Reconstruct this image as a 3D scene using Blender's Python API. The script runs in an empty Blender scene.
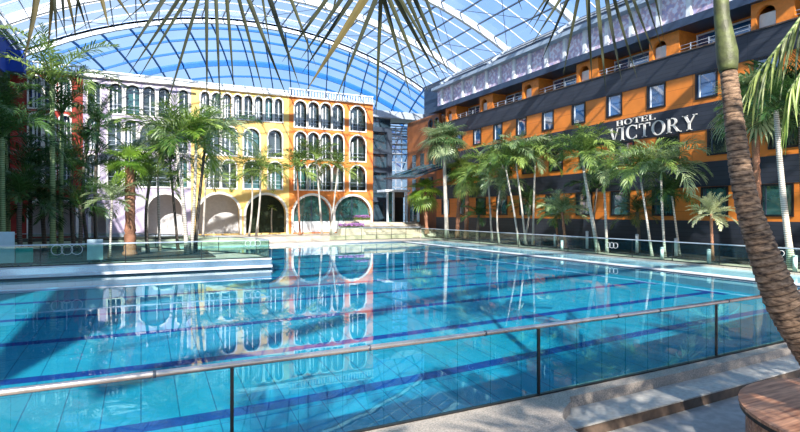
import bpy, bmesh, math, random
from mathutils import Vector, Matrix, noise
R = math.radians
random.seed(7)
SC = bpy.context.scene
COL = SC.collection

# ------------------------------------------------------------------ camera
YAW = R(26.04)
EYE = 2.6
FPX = 530.0
cam = bpy.data.cameras.new('camera')
cam.sensor_width = 36.0
cam.lens = FPX / 800 * 36.0
cam.shift_y = -3.0 / 800
cam.clip_end = 1000
camo = bpy.data.objects.new('camera', cam)
COL.objects.link(camo)
camo.location = (0, 0, EYE)
camo.rotation_euler = (R(90), 0, -YAW)
SC.camera = camo

# ------------------------------------------------------------------ world, sun, exposure
SC.view_settings.view_transform = 'Standard'
SC.view_settings.look = 'None'
SC.view_settings.gamma = 1
SC.view_settings.use_curve_mapping = False
SC.view_settings.exposure = 0.42
SC.cycles.transparent_max_bounces = 32
SC.cycles.max_bounces = 10
SC.cycles.sample_clamp_indirect = 6

w = bpy.data.worlds.new('sky')
SC.world = w
w.use_nodes = True
nt = w.node_tree
bg = nt.nodes['Background']
tc = nt.nodes.new('ShaderNodeTexCoord')
nz = nt.nodes.new('ShaderNodeTexNoise'); nz.inputs['Scale'].default_value = 2.6; nz.inputs['Detail'].default_value = 6
mp = nt.nodes.new('ShaderNodeMapping'); mp.inputs['Scale'].default_value = (1, 1, 2.2)
cr = nt.nodes.new('ShaderNodeValToRGB')
cr.color_ramp.elements[0].position = 0.40; cr.color_ramp.elements[0].color = (0.16, 0.40, 0.85, 1)
cr.color_ramp.elements[1].position = 0.66; cr.color_ramp.elements[1].color = (0.52, 0.70, 0.95, 1)
sep = nt.nodes.new('ShaderNodeSeparateXYZ')
rz = nt.nodes.new('ShaderNodeValToRGB')
rz.color_ramp.elements[0].position = 0.0; rz.color_ramp.elements[0].color = (1, 1, 1, 1)
rz.color_ramp.elements[1].position = 0.45; rz.color_ramp.elements[1].color = (0, 0, 0, 1)
mx = nt.nodes.new('ShaderNodeMix'); mx.data_type = 'RGBA'
mx.inputs['B'].default_value = (0.66, 0.80, 1.0, 1)
L = nt.links.new
L(tc.outputs['Generated'], mp.inputs[0]); L(mp.outputs[0], nz.inputs['Vector']); L(nz.outputs['Fac'], cr.inputs[0])
L(tc.outputs['Generated'], sep.inputs[0]); L(sep.outputs['Z'], rz.inputs[0]); L(rz.outputs[0], mx.inputs['Factor'])
L(cr.outputs[0], mx.inputs['A']); L(mx.outputs['Result'], bg.inputs['Color'])
bg.inputs['Strength'].default_value = 1.0

sun = bpy.data.lights.new('sun', 'SUN')
sun.energy = 9.5
sun.color = (1.0, 0.93, 0.82)
sun.angle = R(0.6)
sun.cycles.is_caustics_light = True
suno = bpy.data.objects.new('sun', sun)
COL.objects.link(suno)
TOSUN = Vector((-0.38, -1.0, 0.80)).normalized()
suno.rotation_euler = TOSUN.to_track_quat('Z', 'Y').to_euler()

# ------------------------------------------------------------------ pixel helpers: a point of the photo at a known height or plane
CY, SY = math.cos(YAW), math.sin(YAW)
def c2w(Xc, Yc): return (Xc * CY + Yc * SY, -Xc * SY + Yc * CY)
def PZ(px, py, z):
    Yc = (EYE - z) * FPX / (py - 213.0)
    return (*c2w((px - 400) / FPX * Yc, Yc), z)
def PB(px, py, b):
    q = (px - 400) / FPX
    Yc = b / (CY - SY * q)
    return (c2w(q * Yc, Yc)[0], b, EYE + (213 - py) * Yc / FPX)
def PA(px, py, a):
    q = (px - 400) / FPX
    Yc = a / (CY * q + SY)
    return (a, c2w(q * Yc, Yc)[1], EYE + (213 - py) * Yc / FPX)
def PD(px, py, Yc):
    return (*c2w((px - 400) / FPX * Yc, Yc), EYE + (213 - py) * Yc / FPX)
def AX(px, b=52.8): return PB(px, 0, b)[0]
def BX(px, a=28.5): return PA(px, 0, a)[1]

# ------------------------------------------------------------------ materials
def mat(name, col, rough=0.5, metal=0.0, noise_amt=0.0, nscale=5.0, col2=None, bump=0.0, bscale=30.0, rnd=0.0, spec=0.5):
    m = bpy.data.materials.new(name); m.use_nodes = True
    nt = m.node_tree; b = nt.nodes['Principled BSDF']
    b.inputs['Roughness'].default_value = rough; b.inputs['Metallic'].default_value = metal
    b.inputs['Specular IOR Level'].default_value = spec
    c2 = col2 or tuple(max(0, c * (1 - noise_amt)) for c in col)
    tc = nt.nodes.new('ShaderNodeTexCoord')
    n = nt.nodes.new('ShaderNodeTexNoise'); n.inputs['Scale'].default_value = nscale; n.inputs['Detail'].default_value = 5
    r = nt.nodes.new('ShaderNodeValToRGB')
    r.color_ramp.elements[0].position = 0.35; r.color_ramp.elements[1].position = 0.65
    r.color_ramp.elements[0].color = (*c2, 1); r.color_ramp.elements[1].color = (*col, 1)
    nt.links.new(tc.outputs['Object'], n.inputs['Vector']); nt.links.new(n.outputs['Fac'], r.inputs[0])
    last = r.outputs[0]
    if rnd > 0:
        oi = nt.nodes.new('ShaderNodeObjectInfo')
        mr = nt.nodes.new('ShaderNodeMapRange'); mr.inputs['To Min'].default_value = 1 - rnd; mr.inputs['To Max'].default_value = 1 + rnd
        hs = nt.nodes.new('ShaderNodeHueSaturation')
        nt.links.new(oi.outputs['Random'], mr.inputs['Value']); nt.links.new(mr.outputs[0], hs.inputs['Value'])
        nt.links.new(last, hs.inputs['Color']); last = hs.outputs[0]
    nt.links.new(last, b.inputs['Base Color'])
    if bump > 0:
        n2 = nt.nodes.new('ShaderNodeTexNoise'); n2.inputs['Scale'].default_value = bscale; n2.inputs['Detail'].default_value = 4
        bp = nt.nodes.new('ShaderNodeBump'); bp.inputs['Strength'].default_value = bump; bp.inputs['Distance'].default_value = 0.02
        nt.links.new(tc.outputs['Object'], n2.inputs['Vector']); nt.links.new(n2.outputs['Fac'], bp.inputs['Height'])
        nt.links.new(bp.outputs[0], b.inputs['Normal'])
    return m

def leaf_mat(name, c_dark, c_light, trans=0.35, rough=0.38):
    m = bpy.data.materials.new(name); m.use_nodes = True
    nt = m.node_tree; b = nt.nodes['Principled BSDF']; out = nt.nodes['Material Output']
    tc = nt.nodes.new('ShaderNodeTexCoord'); n = nt.nodes.new('ShaderNodeTexNoise'); n.inputs['Scale'].default_value = 9
    oi = nt.nodes.new('ShaderNodeObjectInfo')
    ad = nt.nodes.new('ShaderNodeMath'); ad.operation = 'MULTIPLY_ADD'; ad.inputs[1].default_value = 0.6; 
    sb = nt.nodes.new('ShaderNodeMath'); sb.operation = 'SUBTRACT'; sb.inputs[1].default_value = 0.3
    r = nt.nodes.new('ShaderNodeValToRGB')
    r.color_ramp.elements[0].position = 0.2; r.color_ramp.elements[1].position = 0.8
    r.color_ramp.elements[0].color = (*c_dark, 1); r.color_ramp.elements[1].color = (*c_light, 1)
    nt.links.new(tc.outputs['Object'], n.inputs['Vector'])
    nt.links.new(oi.outputs['Random'], ad.inputs[0]); nt.links.new(n.outputs['Fac'], ad.inputs[2])
    nt.links.new(ad.outputs[0], sb.inputs[0]); nt.links.new(sb.outputs[0], r.inputs[0])
    nt.links.new(r.outputs[0], b.inputs['Base Color']); b.inputs['Roughness'].default_value = rough
    t = nt.nodes.new('ShaderNodeBsdfTranslucent'); nt.links.new(r.outputs[0], t.inputs['Color'])
    mx = nt.nodes.new('ShaderNodeMixShader'); mx.inputs[0].default_value = trans
    nt.links.new(b.outputs[0], mx.inputs[1]); nt.links.new(t.outputs[0], mx.inputs[2]); nt.links.new(mx.outputs[0], out.inputs['Surface'])
    return m

def glass_mat(name, tint, gloss=0.12, rough=0.0, milky=0.0, mcol=(0.8, 0.9, 0.95)):
    """thin sheet glass: clear transmission with a tint plus a fresnel reflection"""
    m = bpy.data.materials.new(name); m.use_nodes = True
    nt = m.node_tree; nt.nodes.clear()
    out = nt.nodes.new('ShaderNodeOutputMaterial')
    tr = nt.nodes.new('ShaderNodeBsdfTransparent'); tr.inputs[0].default_value = (*tint, 1)
    gl = nt.nodes.new('ShaderNodeBsdfGlossy'); gl.inputs['Roughness'].default_value = rough
    # schlick reflection, the same from both sides of the sheet
    lw = nt.nodes.new('ShaderNodeLayerWeight'); lw.inputs['Blend'].default_value = 0.5
    pw_ = nt.nodes.new('ShaderNodeMath'); pw_.operation = 'POWER'; pw_.inputs[1].default_value = 5.0
    mu = nt.nodes.new('ShaderNodeMath'); mu.operation = 'MULTIPLY_ADD'; mu.inputs[1].default_value = 0.85; mu.inputs[2].default_value = gloss
    mx = nt.nodes.new('ShaderNodeMixShader')
    nt.links.new(lw.outputs['Facing'], pw_.inputs[0]); nt.links.new(pw_.outputs[0], mu.inputs[0]); nt.links.new(mu.outputs[0], mx.inputs[0])
    base = tr.outputs[0]
    if milky > 0:
        df = nt.nodes.new('ShaderNodeBsdfTranslucent'); df.inputs[0].default_value = (*mcol, 1)
        m2 = nt.nodes.new('ShaderNodeMixShader'); m2.inputs[0].default_value = milky
        nt.links.new(tr.outputs[0], m2.inputs[1]); nt.links.new(df.outputs[0], m2.inputs[2]); base = m2.outputs[0]
    nt.links.new(base, mx.inputs[1]); nt.links.new(gl.outputs[0], mx.inputs[2]); nt.links.new(mx.outputs[0], out.inputs['Surface'])
    return m

def pane_mat(name, col, rough=0.03):
    m = mat(name, col, rough, 0.0, 0.5, 0.6, spec=1.0)
    b = m.node_tree.nodes['Principled BSDF']; b.inputs['IOR'].default_value = 1.9
    return m

def brick_mat(name, col, mortar, bw, bh, msize=0.012, rough=0.4, col2=None, axes='XY', bump=0.0, offset=0.0, caus=False):
    m = bpy.data.materials.new(name); m.use_nodes = True
    nt = m.node_tree; b = nt.nodes['Principled BSDF']; b.inputs['Roughness'].default_value = rough
    tc = nt.nodes.new('ShaderNodeTexCoord')
    sp = nt.nodes.new('ShaderNodeSeparateXYZ'); cb = nt.nodes.new('ShaderNodeCombineXYZ')
    nt.links.new(tc.outputs['Object'], sp.inputs[0])
    nt.links.new(sp.outputs[axes[0]], cb.inputs[0]); nt.links.new(sp.outputs[axes[1]], cb.inputs[1])
    k = nt.nodes.new('ShaderNodeTexBrick'); k.offset = offset
    k.inputs['Scale'].default_value = 1.0; k.inputs['Mortar Size'].default_value = msize
    k.inputs['Brick Width'].default_value = bw; k.inputs['Row Height'].default_value = bh
    k.inputs['Color1'].default_value = (*col, 1); k.inputs['Color2'].default_value = (*(col2 or col), 1); k.inputs['Mortar'].default_value = (*mortar, 1)
    nt.links.new(cb.outputs[0], k.inputs['Vector'])
    n = nt.nodes.new('ShaderNodeTexNoise'); n.inputs['Scale'].default_value = 1.3; n.inputs['Detail'].default_value = 6
    nt.links.new(tc.outputs['Object'], n.inputs['Vector'])
    mr = nt.nodes.new('ShaderNodeMapRange'); mr.inputs['To Min'].default_value = 0.75; mr.inputs['To Max'].default_value = 1.2
    nt.links.new(n.outputs['Fac'], mr.inputs['Value'])
    hs = nt.nodes.new('ShaderNodeHueSaturation'); nt.links.new(mr.outputs[0], hs.inputs['Value']); nt.links.new(k.outputs['Color'], hs.inputs['Color'])
    nt.links.new(hs.outputs[0], b.inputs['Base Color'])
    return m

M = {}
M['white'] = mat('white_paint', (0.75, 0.76, 0.76), 0.4, noise_amt=0.12)
M['trim'] = mat('cream_trim', (0.78, 0.72, 0.64), 0.6, noise_amt=0.12)
M['steel'] = mat('grey_steel', (0.55, 0.60, 0.66), 0.35, 0.3, 0.15)
M['dsteel'] = mat('dark_steel', (0.06, 0.08, 0.11), 0.4, 0.3, 0.2)
M['bluesteel'] = mat('blue_steel', (0.02, 0.15, 0.45), 0.4, 0.0, 0.2)
M['bluewall'] = mat('blue_cladding', (0.006, 0.055, 0.34), 0.8, 0.0, 0.3, 0.4)
M['chrome'] = mat('brushed_rail', (0.62, 0.55, 0.50), 0.25, 0.9, 0.15)
M['orange'] = brick_mat('orange_cladding', (0.72, 0.21, 0.025), (0.42, 0.11, 0.015), 3.1, 0.9, 0.012, 0.55, (0.66, 0.185, 0.022), 'YZ')
M['orange_in'] = mat('orange_recess', (0.70, 0.20, 0.02), 0.6, noise_amt=0.2)
M['clad'] = brick_mat('black_cladding', (0.022, 0.026, 0.038), (0.008, 0.009, 0.012), 3.1, 0.245, 0.010, 0.5, (0.030, 0.034, 0.046), 'YZ')
M['navy'] = mat('navy_fascia', (0.03, 0.05, 0.09), 0.35, 0.0, 0.2)
M['red'] = mat('red_render', (0.34, 0.03, 0.015), 0.8, noise_amt=0.35, nscale=1.2)
M['lav'] = mat('lavender_render', (0.47, 0.39, 0.50), 0.8, noise_amt=0.15, nscale=1.2)
M['yellow'] = mat('yellow_render', (0.84, 0.58, 0.19), 0.8, noise_amt=0.18, nscale=0.9, col2=(0.78, 0.46, 0.12))
M['orend'] = mat('orange_render', (0.80, 0.27, 0.05), 0.8, nscale=0.8, col2=(0.66, 0.16, 0.03))
M['beige'] = mat('beige_stone', (0.62, 0.52, 0.40), 0.7, noise_amt=0.25, nscale=2.0)
M['arcwall'] = mat('arcade_inner_wall', (0.62, 0.58, 0.55), 0.9, noise_amt=0.12)
M['deck'] = brick_mat('deck_stone', (0.56, 0.48, 0.38), (0.30, 0.26, 0.21), 0.6, 0.6, 0.01, 0.6, (0.50, 0.43, 0.35))
M['granite'] = mat('granite_curb', (0.36, 0.31, 0.27), 0.55, nscale=55, col2=(0.17, 0.15, 0.135), bump=0.15, bscale=80)
M['bench'] = mat('pale_stone_bench', (0.37, 0.36, 0.34), 0.6, noise_amt=0.25, nscale=14)
M['riser'] = mat('brown_riser', (0.11, 0.075, 0.055), 0.6, noise_amt=0.4, nscale=9)
M['nearfloor'] = mat('near_floor_stone', (0.30, 0.30, 0.295), 0.6, noise_amt=0.25, nscale=8)
M['mirror'] = mat('polished_steel_band', (0.52, 0.60, 0.66), 0.12, 0.85, 0.08, 1.0)
M['pane'] = pane_mat('dark_window_pane', (0.035, 0.055, 0.05))
M['pane_b'] = pane_mat('blue_reflection_pane', (0.02, 0.10, 0.26))  # blue base colour carries part of the reflected sky
M['pane_t'] = pane_mat('teal_window_pane', (0.05, 0.16, 0.15))
M['black'] = mat('black_frame', (0.010, 0.010, 0.011), 0.4, noise_amt=0.3)
M['ringtrunk'] = None
M['roofglass'] = glass_mat('roof_glass', (0.84, 0.90, 1.0), 0.03, 0.02, 0.03)
M['endglass'] = glass_mat('gable_glass', (0.70, 0.86, 1.0), 0.04, 0.02, 0.03)
M['railglass'] = glass_mat('rail_glass', (0.80, 0.94, 0.89), 0.04)
M['nearglass'] = glass_mat('near_rail_glass', (0.66, 0.92, 0.92), 0.03)
M['facglass'] = glass_mat('atrium_glass', (0.80, 0.90, 0.96), 0.25)
M['channel'] = brick_mat('wet_pale_tiles', (0.30, 0.58, 0.66), (0.22, 0.42, 0.5), 0.5, 0.5, 0.008, 0.12, (0.26, 0.55, 0.64))
M['pooltile'] = brick_mat('pool_tiles', (0.022, 0.36, 0.52), (0.006, 0.16, 0.30), 0.62, 2.4, 0.012, 0.4, (0.018, 0.335, 0.50), offset=0.0)
M['poolwall'] = brick_mat('pool_wall_tiles', (0.07, 0.46, 0.62), (0.03, 0.25, 0.40), 0.6, 0.3, 0.01, 0.4)
M['lane'] = mat('navy_lane_tiles', (0.01, 0.06, 0.30), 0.4, noise_amt=0.2, nscale=4)
M['darkgreen'] = mat('dark_green_mottled', (0.03, 0.045, 0.02), 0.9, noise_amt=0.5)  # mottled dark green for outer ground, left wall and arch backing
M['soil'] = mat('planting_soil', (0.05, 0.035, 0.025), 0.95, noise_amt=0.4)

# ------------------------------------------------------------------ mesh builder
class MB:
    def __init__(s): s.v = []; s.f = []; s.sm = []
    def add(s, vs, fs, smooth=False):
        o = len(s.v); s.v += [tuple(v) for v in vs]
        for f in fs: s.f.append(tuple(i + o for i in f)); s.sm.append(smooth)
        return s
    def box(s, x0, x1, y0, y1, z0, z1):
        return s.add([(x0,y0,z0),(x1,y0,z0),(x1,y1,z0),(x0,y1,z0),(x0,y0,z1),(x1,y0,z1),(x1,y1,z1),(x0,y1,z1)],
                     [(0,3,2,1),(4,5,6,7),(0,1,5,4),(1,2,6,5),(2,3,7,6),(3,0,4,7)])
    def bar(s, p, q, wd, ht, up=(0,0,1)):
        """rectangular bar between p and q, width sideways, height along up"""
        p = Vector(p); q = Vector(q); d = (q - p).normalized(); u = Vector(up)
        sd = d.cross(u)
        if sd.length < 1e-4: sd = d.cross(Vector((1,0,0)))
        sd.normalize(); u2 = sd.cross(d).normalized()
        a = sd * wd / 2; b = u2 * ht / 2
        vs = [p-a-b, p+a-b, p+a+b, p-a+b, q-a-b, q+a-b, q+a+b, q-a+b]
        return s.add(vs, [(0,1,2,3),(7,6,5,4),(0,4,5,1),(1,5,6,2),(2,6,7,3),(3,7,4,0)])
    def tube(s, pts, rad, n=10, caps=True, smooth=True):
        pts = [Vector(p) for p in pts]; k = len(pts)
        rr = rad if isinstance(rad, (list, tuple)) else [rad] * k
        vs = []; ref = None
        for i, p in enumerate(pts):
            d = (pts[min(i+1,k-1)] - pts[max(i-1,0)]).normalized()
            if ref is None:
                ref = d.cross(Vector((0,0,1)))
                if ref.length < 0.05: ref = d.cross(Vector((1,0,0)))
            ref = (ref - d * ref.dot(d)).normalized(); b = d.cross(ref)
            for j in range(n):
                t = 2 * math.pi * j / n
                vs.append(p + (ref * math.cos(t) + b * math.sin(t)) * rr[i])
        fs = [(i*n+j, i*n+(j+1)%n, (i+1)*n+(j+1)%n, (i+1)*n+j) for i in range(k-1) for j in range(n)]
        s.add(vs, fs, smooth)
        if caps:
            o = len(s.v) - len(vs)
            s.f.append(tuple(o + j for j in reversed(range(n)))); s.sm.append(False)
            s.f.append(tuple(o + (k-1)*n + j for j in range(n))); s.sm.append(False)
        return s
    def prism(s, poly, z0, z1):
        n = len(poly)
        vs = [(x,y,z0) for x,y in poly] + [(x,y,z1) for x,y in poly]
        fs = [tuple(reversed(range(n))), tuple(range(n, 2*n))] + [(i,(i+1)%n,n+(i+1)%n,n+i) for i in range(n)]
        return s.add(vs, fs)
    def build(s, name, m, parent=None, loc=None):
        me = bpy.data.meshes.new(name); me.from_pydata(s.v, [], s.f); me.materials.append(m)
        for p, sm in zip(me.polygons, s.sm): p.use_smooth = sm
        o = bpy.data.objects.new(name, me); COL.objects.link(o)
        if loc: o.location = loc
        if parent: o.parent = parent
        return o

def local(mb, loc):
    mb.v = [(v[0]-loc[0], v[1]-loc[1], v[2]-loc[2]) for v in mb.v]; return mb
def tag(o, label, cat, group=None):
    o['label'] = label; o['category'] = cat
    if group: o['group'] = group
    return o
def thing(name, label, cat, loc=(0,0,0), group=None):
    o = bpy.data.objects.new(name, None); COL.objects.link(o); o.location = loc; o.empty_display_size = 0.3
    return tag(o, label, cat, group)
def struct(name, mb, m, kind='structure'):
    o = mb.build(name, m); o['kind'] = kind; return o
def part(name, mb, m, parent):
    """mesh given in world coordinates, parented to a thing"""
    base = parent; off = Vector((0,0,0))
    while base: off += base.location; base = base.parent
    return local(mb, off).build(name, m, parent)

def wall_with_holes(outer, holes, mp, depth, lip=True):
    """outer (u0,u1,z0,z1), holes = loops of (u,z). mp maps (u,z,d) to world; returns MB"""
    bm = bmesh.new()
    loops = [[(outer[0],outer[2]),(outer[1],outer[2]),(outer[1],outer[3]),(outer[0],outer[3])]] + holes
    es = []
    for lp in loops:
        vs = [bm.verts.new((u, 0, z)) for u, z in lp]
        for i in range(len(vs)): es.append(bm.edges.new((vs[i], vs[(i+1) % len(vs)])))
    bmesh.ops.triangle_fill(bm, edges=es, use_beauty=True)
    bm.verts.ensure_lookup_table(); bm.verts.index_update()
    mb = MB()
    vs = [(v.co.x, v.co.z) for v in bm.verts]
    tri = [tuple(v.index for v in f.verts) for f in bm.faces]
    bm.free(); n = len(vs)
    V = [mp(u, z, 0) for u, z in vs] + [mp(u, z, depth) for u, z in vs]
    F = tri + [tuple(i + n for i in reversed(t)) for t in tri]
    k = 0
    for lp in loops:
        m_ = len(lp)
        for i in range(m_):
            a, b = k + i, k + (i+1) % m_
            F.append((a, b, b+n, a+n))
        k += m_
    mb.add(V, F)
    return mb

def arch(u0, u1, z0, z1, n=12):
    r = (u1-u0)/2; c = (u0+u1)/2; s = z1 - r
    return [(u0,z0),(u1,z0)] + [(c + r*math.cos(math.pi*i/n), s + r*math.sin(math.pi*i/n)) for i in range(n+1)]
def rect(u0, u1, z0, z1): return [(u0,z0),(u1,z0),(u1,z1),(u0,z1)]

def loop_plate(loop, mp, d0, d1):
    mb = MB(); n = len(loop)
    mb.add([mp(u,z,d0) for u,z in loop] + [mp(u,z,d1) for u,z in loop],
           [tuple(range(n)), tuple(reversed(range(n,2*n)))] + [(i,(i+1)%n,n+(i+1)%n,n+i) for i in range(n)])
    return mb
def loop_ring(loop, mp, t, d0, d1, skip_bottom=False, mb=None):
    """band of width t just outside a loop"""
    mb = mb or MB(); n = len(loop)
    cu = sum(u for u,z in loop)/n; cz = sum(z for u,z in loop)/n
    out = []
    for i in range(n):
        p0 = Vector(loop[i-1]); p = Vector(loop[i]); p1 = Vector(loop[(i+1)%n])
        e0 = (p-p0); e1 = (p1-p)
        if e0.length < 1e-6: e0 = e1
        if e1.length < 1e-6: e1 = e0
        e0.normalize(); e1.normalize()
        n0 = Vector((e0.y,-e0.x)); n1 = Vector((e1.y,-e1.x)); nn = (n0+n1)
        if nn.length < 1e-6: nn = n0
        nn.normalize(); k = t / max(0.5, nn.dot(n0))
        out.append((p.x+nn.x*k, p.y+nn.y*k))
    for i in range(n):
        j = (i+1) % n
        if skip_bottom and i == 0: continue
        a, b, c, d = loop[i], loop[j], out[j], out[i]
        vs = [mp(*a,d0),mp(*b,d0),mp(*c,d0),mp(*d,d0),mp(*a,d1),mp(*b,d1),mp(*c,d1),mp(*d,d1)]
        mb.add(vs, [(0,1,2,3),(4,7,6,5),(0,4,5,1),(1,5,6,2),(2,6,7,3),(3,7,4,0)])
    return mb

# ================================================================== SETTING
# ground outside, floors and decks
struct('ground', MB().box(-200,200,-60,-58,-3.2,-3.1).box(-200,200,57,260,-3.3,-3.2), M['darkgreen'])

POOLR, POOLF, POOLD = 21.0, 42.5, 2.8
def rail_b(a): return 5.52 + 0.0027 * max(a, 0) ** 2
CURB = 0.15
# pool basin
lanes = [9.94, 12.90, 15.80, 18.68, 21.56, 24.44, 27.3, 30.2, 33.1, 36.0, 38.9]
basin = struct('pool_floor', MB().box(-9.7, POOLR, 4.0, POOLF, -POOLD-0.2, -POOLD), M['pooltile'])
pw = MB().box(POOLR, POOLR+0.3, 4.0, POOLF+0.3, -POOLD, -0.02).box(-9.7, POOLR, POOLF, POOLF+0.3, -POOLD, -0.02)
pw.box(-10.0, -9.7, 4.0, POOLF, -POOLD, -0.02)
pwall = struct('pool_wall', pw, M['poolwall'])
lm = MB()
for b in lanes:
    lm.box(-8.0, POOLR-1.6, b-0.17, b+0.17, -POOLD, -POOLD+0.004)
    lm.box(POOLR-1.75, POOLR-1.4, b-0.6, b+0.6, -POOLD, -POOLD+0.005)
lan = struct('pool_lane_lines', lm, M['lane'])
for o in (basin, pwall, lan): o.cycles.is_caustics_receiver = True
# underwater ledge along the hotel side
led = struct('pool_ledge', MB().box(POOLR-0.7, POOLR, 4.3, POOLF, -POOLD, -0.9).box(-9.7, POOLR-0.7, POOLF-1.2, POOLF, -POOLD, -0.55), M['channel'])
led.cycles.is_caustics_receiver = True
# water
wm = bpy.data.materials.new('pool_water'); wm.use_nodes = True
nt = wm.node_tree; nt.nodes.clear(); out = nt.nodes.new('ShaderNodeOutputMaterial')
rf = nt.nodes.new('ShaderNodeBsdfGlass'); rf.inputs['IOR'].default_value = 1.33; rf.inputs['Roughness'].default_value = 0.0
rf.inputs['Color'].default_value = (0.90, 0.98, 1.0, 1)
tcw = nt.nodes.new('ShaderNodeTexCoord'); nw = nt.nodes.new('ShaderNodeTexNoise'); nw.inputs['Scale'].default_value = 1.1; nw.inputs['Detail'].default_value = 1.5
bw = nt.nodes.new('ShaderNodeBump'); bw.inputs['Strength'].default_value = 0.12; bw.inputs['Distance'].default_value = 0.012
nt.links.new(tcw.outputs['Object'], nw.inputs['Vector']); nt.links.new(nw.outputs['Fac'], bw.inputs['Height'])
nt.links.new(bw.outputs[0], rf.inputs['Normal']); nt.links.new(rf.outputs[0], out.inputs['Surface'])
near_ = [(-9.7,5.54),(0,5.54),(4,5.58),(8,5.71),(12,5.93),(16,6.23),(POOLR,6.73)]
wat = MB().add([(x,y,0) for x,y in near_] + [(POOLR,POOLF,0),(-9.7,POOLF,0)], [tuple(range(9))], True)
wo = struct('pool_water', wat, wm); wo.cycles.is_caustics_caster = True

# hotel side: coping, wet channel, deck
struct('pool_coping', MB().box(POOLR, POOLR+0.42, 6.8, POOLF+0.4, -0.05, 0.06).box(2.0, POOLR, POOLF, POOLF+0.45, -0.05, 0.06), M['white'])
struct('pool_gutter', MB().box(POOLR-0.16, POOLR, 6.8, POOLF, -0.03, 0.025), M['dsteel'])
struct('overflow_channel', MB().box(POOLR+0.42, 24.42, 6.8, POOLF+3.0, -0.3, 0.03), M['channel'])
struct('deck_right', MB().box(24.42, 28.5, -2, 60, -0.3, 0.12), M['deck'])
struct('deck_far', MB().box(-9.7, 24.42, POOLF+0.45, 46.2, -0.3, 0.14), M['deck'])
struct('terrace_far', MB().box(-9.7, 24.0, 46.2, 60, -0.3, 0.50).box(24.0, 31, 49.5, 60, 0.0, 0.50), M['beige'])

# near curb, bench step, riser, floor
def strip(a0, a1, off0, off1, z0, z1, n=24):
    mb = MB()
    for i in range(n):
        x0 = a0 + (a1-a0)*i/n; x1 = a0 + (a1-a0)*(i+1)/n
        b0, b1 = rail_b(x0), rail_b(x1)
        mb.add([(x0,b0+off0,z0),(x1,b1+off0,z0),(x1,b1+off1,z0),(x0,b0+off1,z0),(x0,b0+off0,z1),(x1,b1+off0,z1),(x1,b1+off1,z1),(x0,b0+off1,z1)],
               [(0,3,2,1),(4,5,6,7),(0,1,5,4),(1,2,6,5),(2,3,7,6),(3,0,4,7)])
    return mb
npw = struct('pool_wall_near', strip(-9.7, 24, -0.02, 0.085, -POOLD, 0.1, 40), M['poolwall']); npw.cycles.is_caustics_receiver = True
struct('curb_near', strip(5.14, 25, -0.24, 0.10, -0.35, CURB), M['granite'])
struct('bench_step', strip(4.2, 25, -0.745, -0.24, -0.022, -0.002), M['bench'])
struct('step_riser', strip(4.2, 25, -0.72, -0.3, -0.6, -0.022), M['riser'])
corner = [(4.2, 5.645), (5.14, 5.67), (5.14, 5.36), (5.02, 5.22), (4.76, 5.06), (4.54, 4.86), (4.40, 4.5), (4.32, 4.0), (4.2, 2.5)]
struct('curb_block', MB().prism(list(reversed(corner)), -0.6, CURB).box(-9.7, 4.2, 2.5, 5.60, -0.6, CURB), M['granite'])
struct('floor', MB().box(-9.7, 28.5, -12, 2.5, -0.5, -0.172).box(4.3, 28.5, 2.5, 5.2, -0.5, -0.172), M['nearfloor'])

# left wall: dark lower storeys, deep blue cladding above
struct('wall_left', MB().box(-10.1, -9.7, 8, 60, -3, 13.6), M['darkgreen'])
struct('trim_1', MB().box(-10.2, -9.6, -6, 60, 13.6, 16.8).box(-9.7,-8.45,51.4,52.5,13.9,15.6), M['bluewall'])
struct('trim_2', MB().box(-9.1,-9.0,-6,58,16.9,17.1).box(-9.75, -9.35, -6, 58, 16.8, 17.0).box(-9.5,-9.42,-6,58,16.25,16.4).box(-9.9,-9.5,-6,58,17.15,17.25), M['steel'])

# ------------------------------------------------------------------ glass vault
VA, VZ, VR = 11.5, -18.1, 41.0
A0, A1 = -9.7, 31.0
def vz(a, dr=0): return VZ + math.sqrt((VR+dr)**2 - (a-VA)**2)
t0 = math.asin((A0-VA)/VR); t1 = math.asin((A1-VA)/VR)
NP = 21
ths = [t0 + (t1-t0)*i/NP for i in range(NP+1)]
def vp(th, b, dr=0): return (VA + (VR+dr)*math.sin(th), b, VZ + (VR+dr)*math.cos(th))
B0, B1 = -11.0, 57.0
ribs = [B1 - 8.5*k for k in range(9)]
gm = MB()
for i in range(NP):
    gm.add([vp(ths[i],B0), vp(ths[i+1],B0), vp(ths[i+1],B1), vp(ths[i],B1)], [(0,1,2,3)])
struct('ceiling', gm, M['roofglass'])
for rb in ribs:
    m = MB()
    for i in range(NP):
        p, q = vp(ths[i], rb, -0.35), vp(ths[i+1], rb, -0.35)
        m.bar(p, q, 0.16, 0.55, up=(p[0]-VA, 0, p[2]-VZ))
        p, q = vp(ths[i], rb, -0.62), vp(ths[i+1], rb, -0.62)
        m.bar(p, q, 0.34, 0.06, up=(p[0]-VA, 0, p[2]-VZ))
    struct('ceiling_rib', m, M['white'])
m = MB()
for i in range(NP+1):
    m.bar(vp(ths[i],B0,-0.14), vp(ths[i],B1,-0.14), 0.07, 0.16, up=(math.sin(ths[i]),0,math.cos(ths[i])))
struct('ceiling_purlins', m, M['dsteel'])
m = MB()
nb = int((B1-B0)/2.125)
for k in range(nb+1):
    b = B1 - 2.125*k
    for i in range(NP):
        p = vp(ths[i], b, -0.03); m.bar(p, vp(ths[i+1], b, -0.03), 0.07, 0.08, up=(p[0]-VA,0,p[2]-VZ))
struct('ceiling_glazing_bars', m, M['white'])
m = MB()
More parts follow.
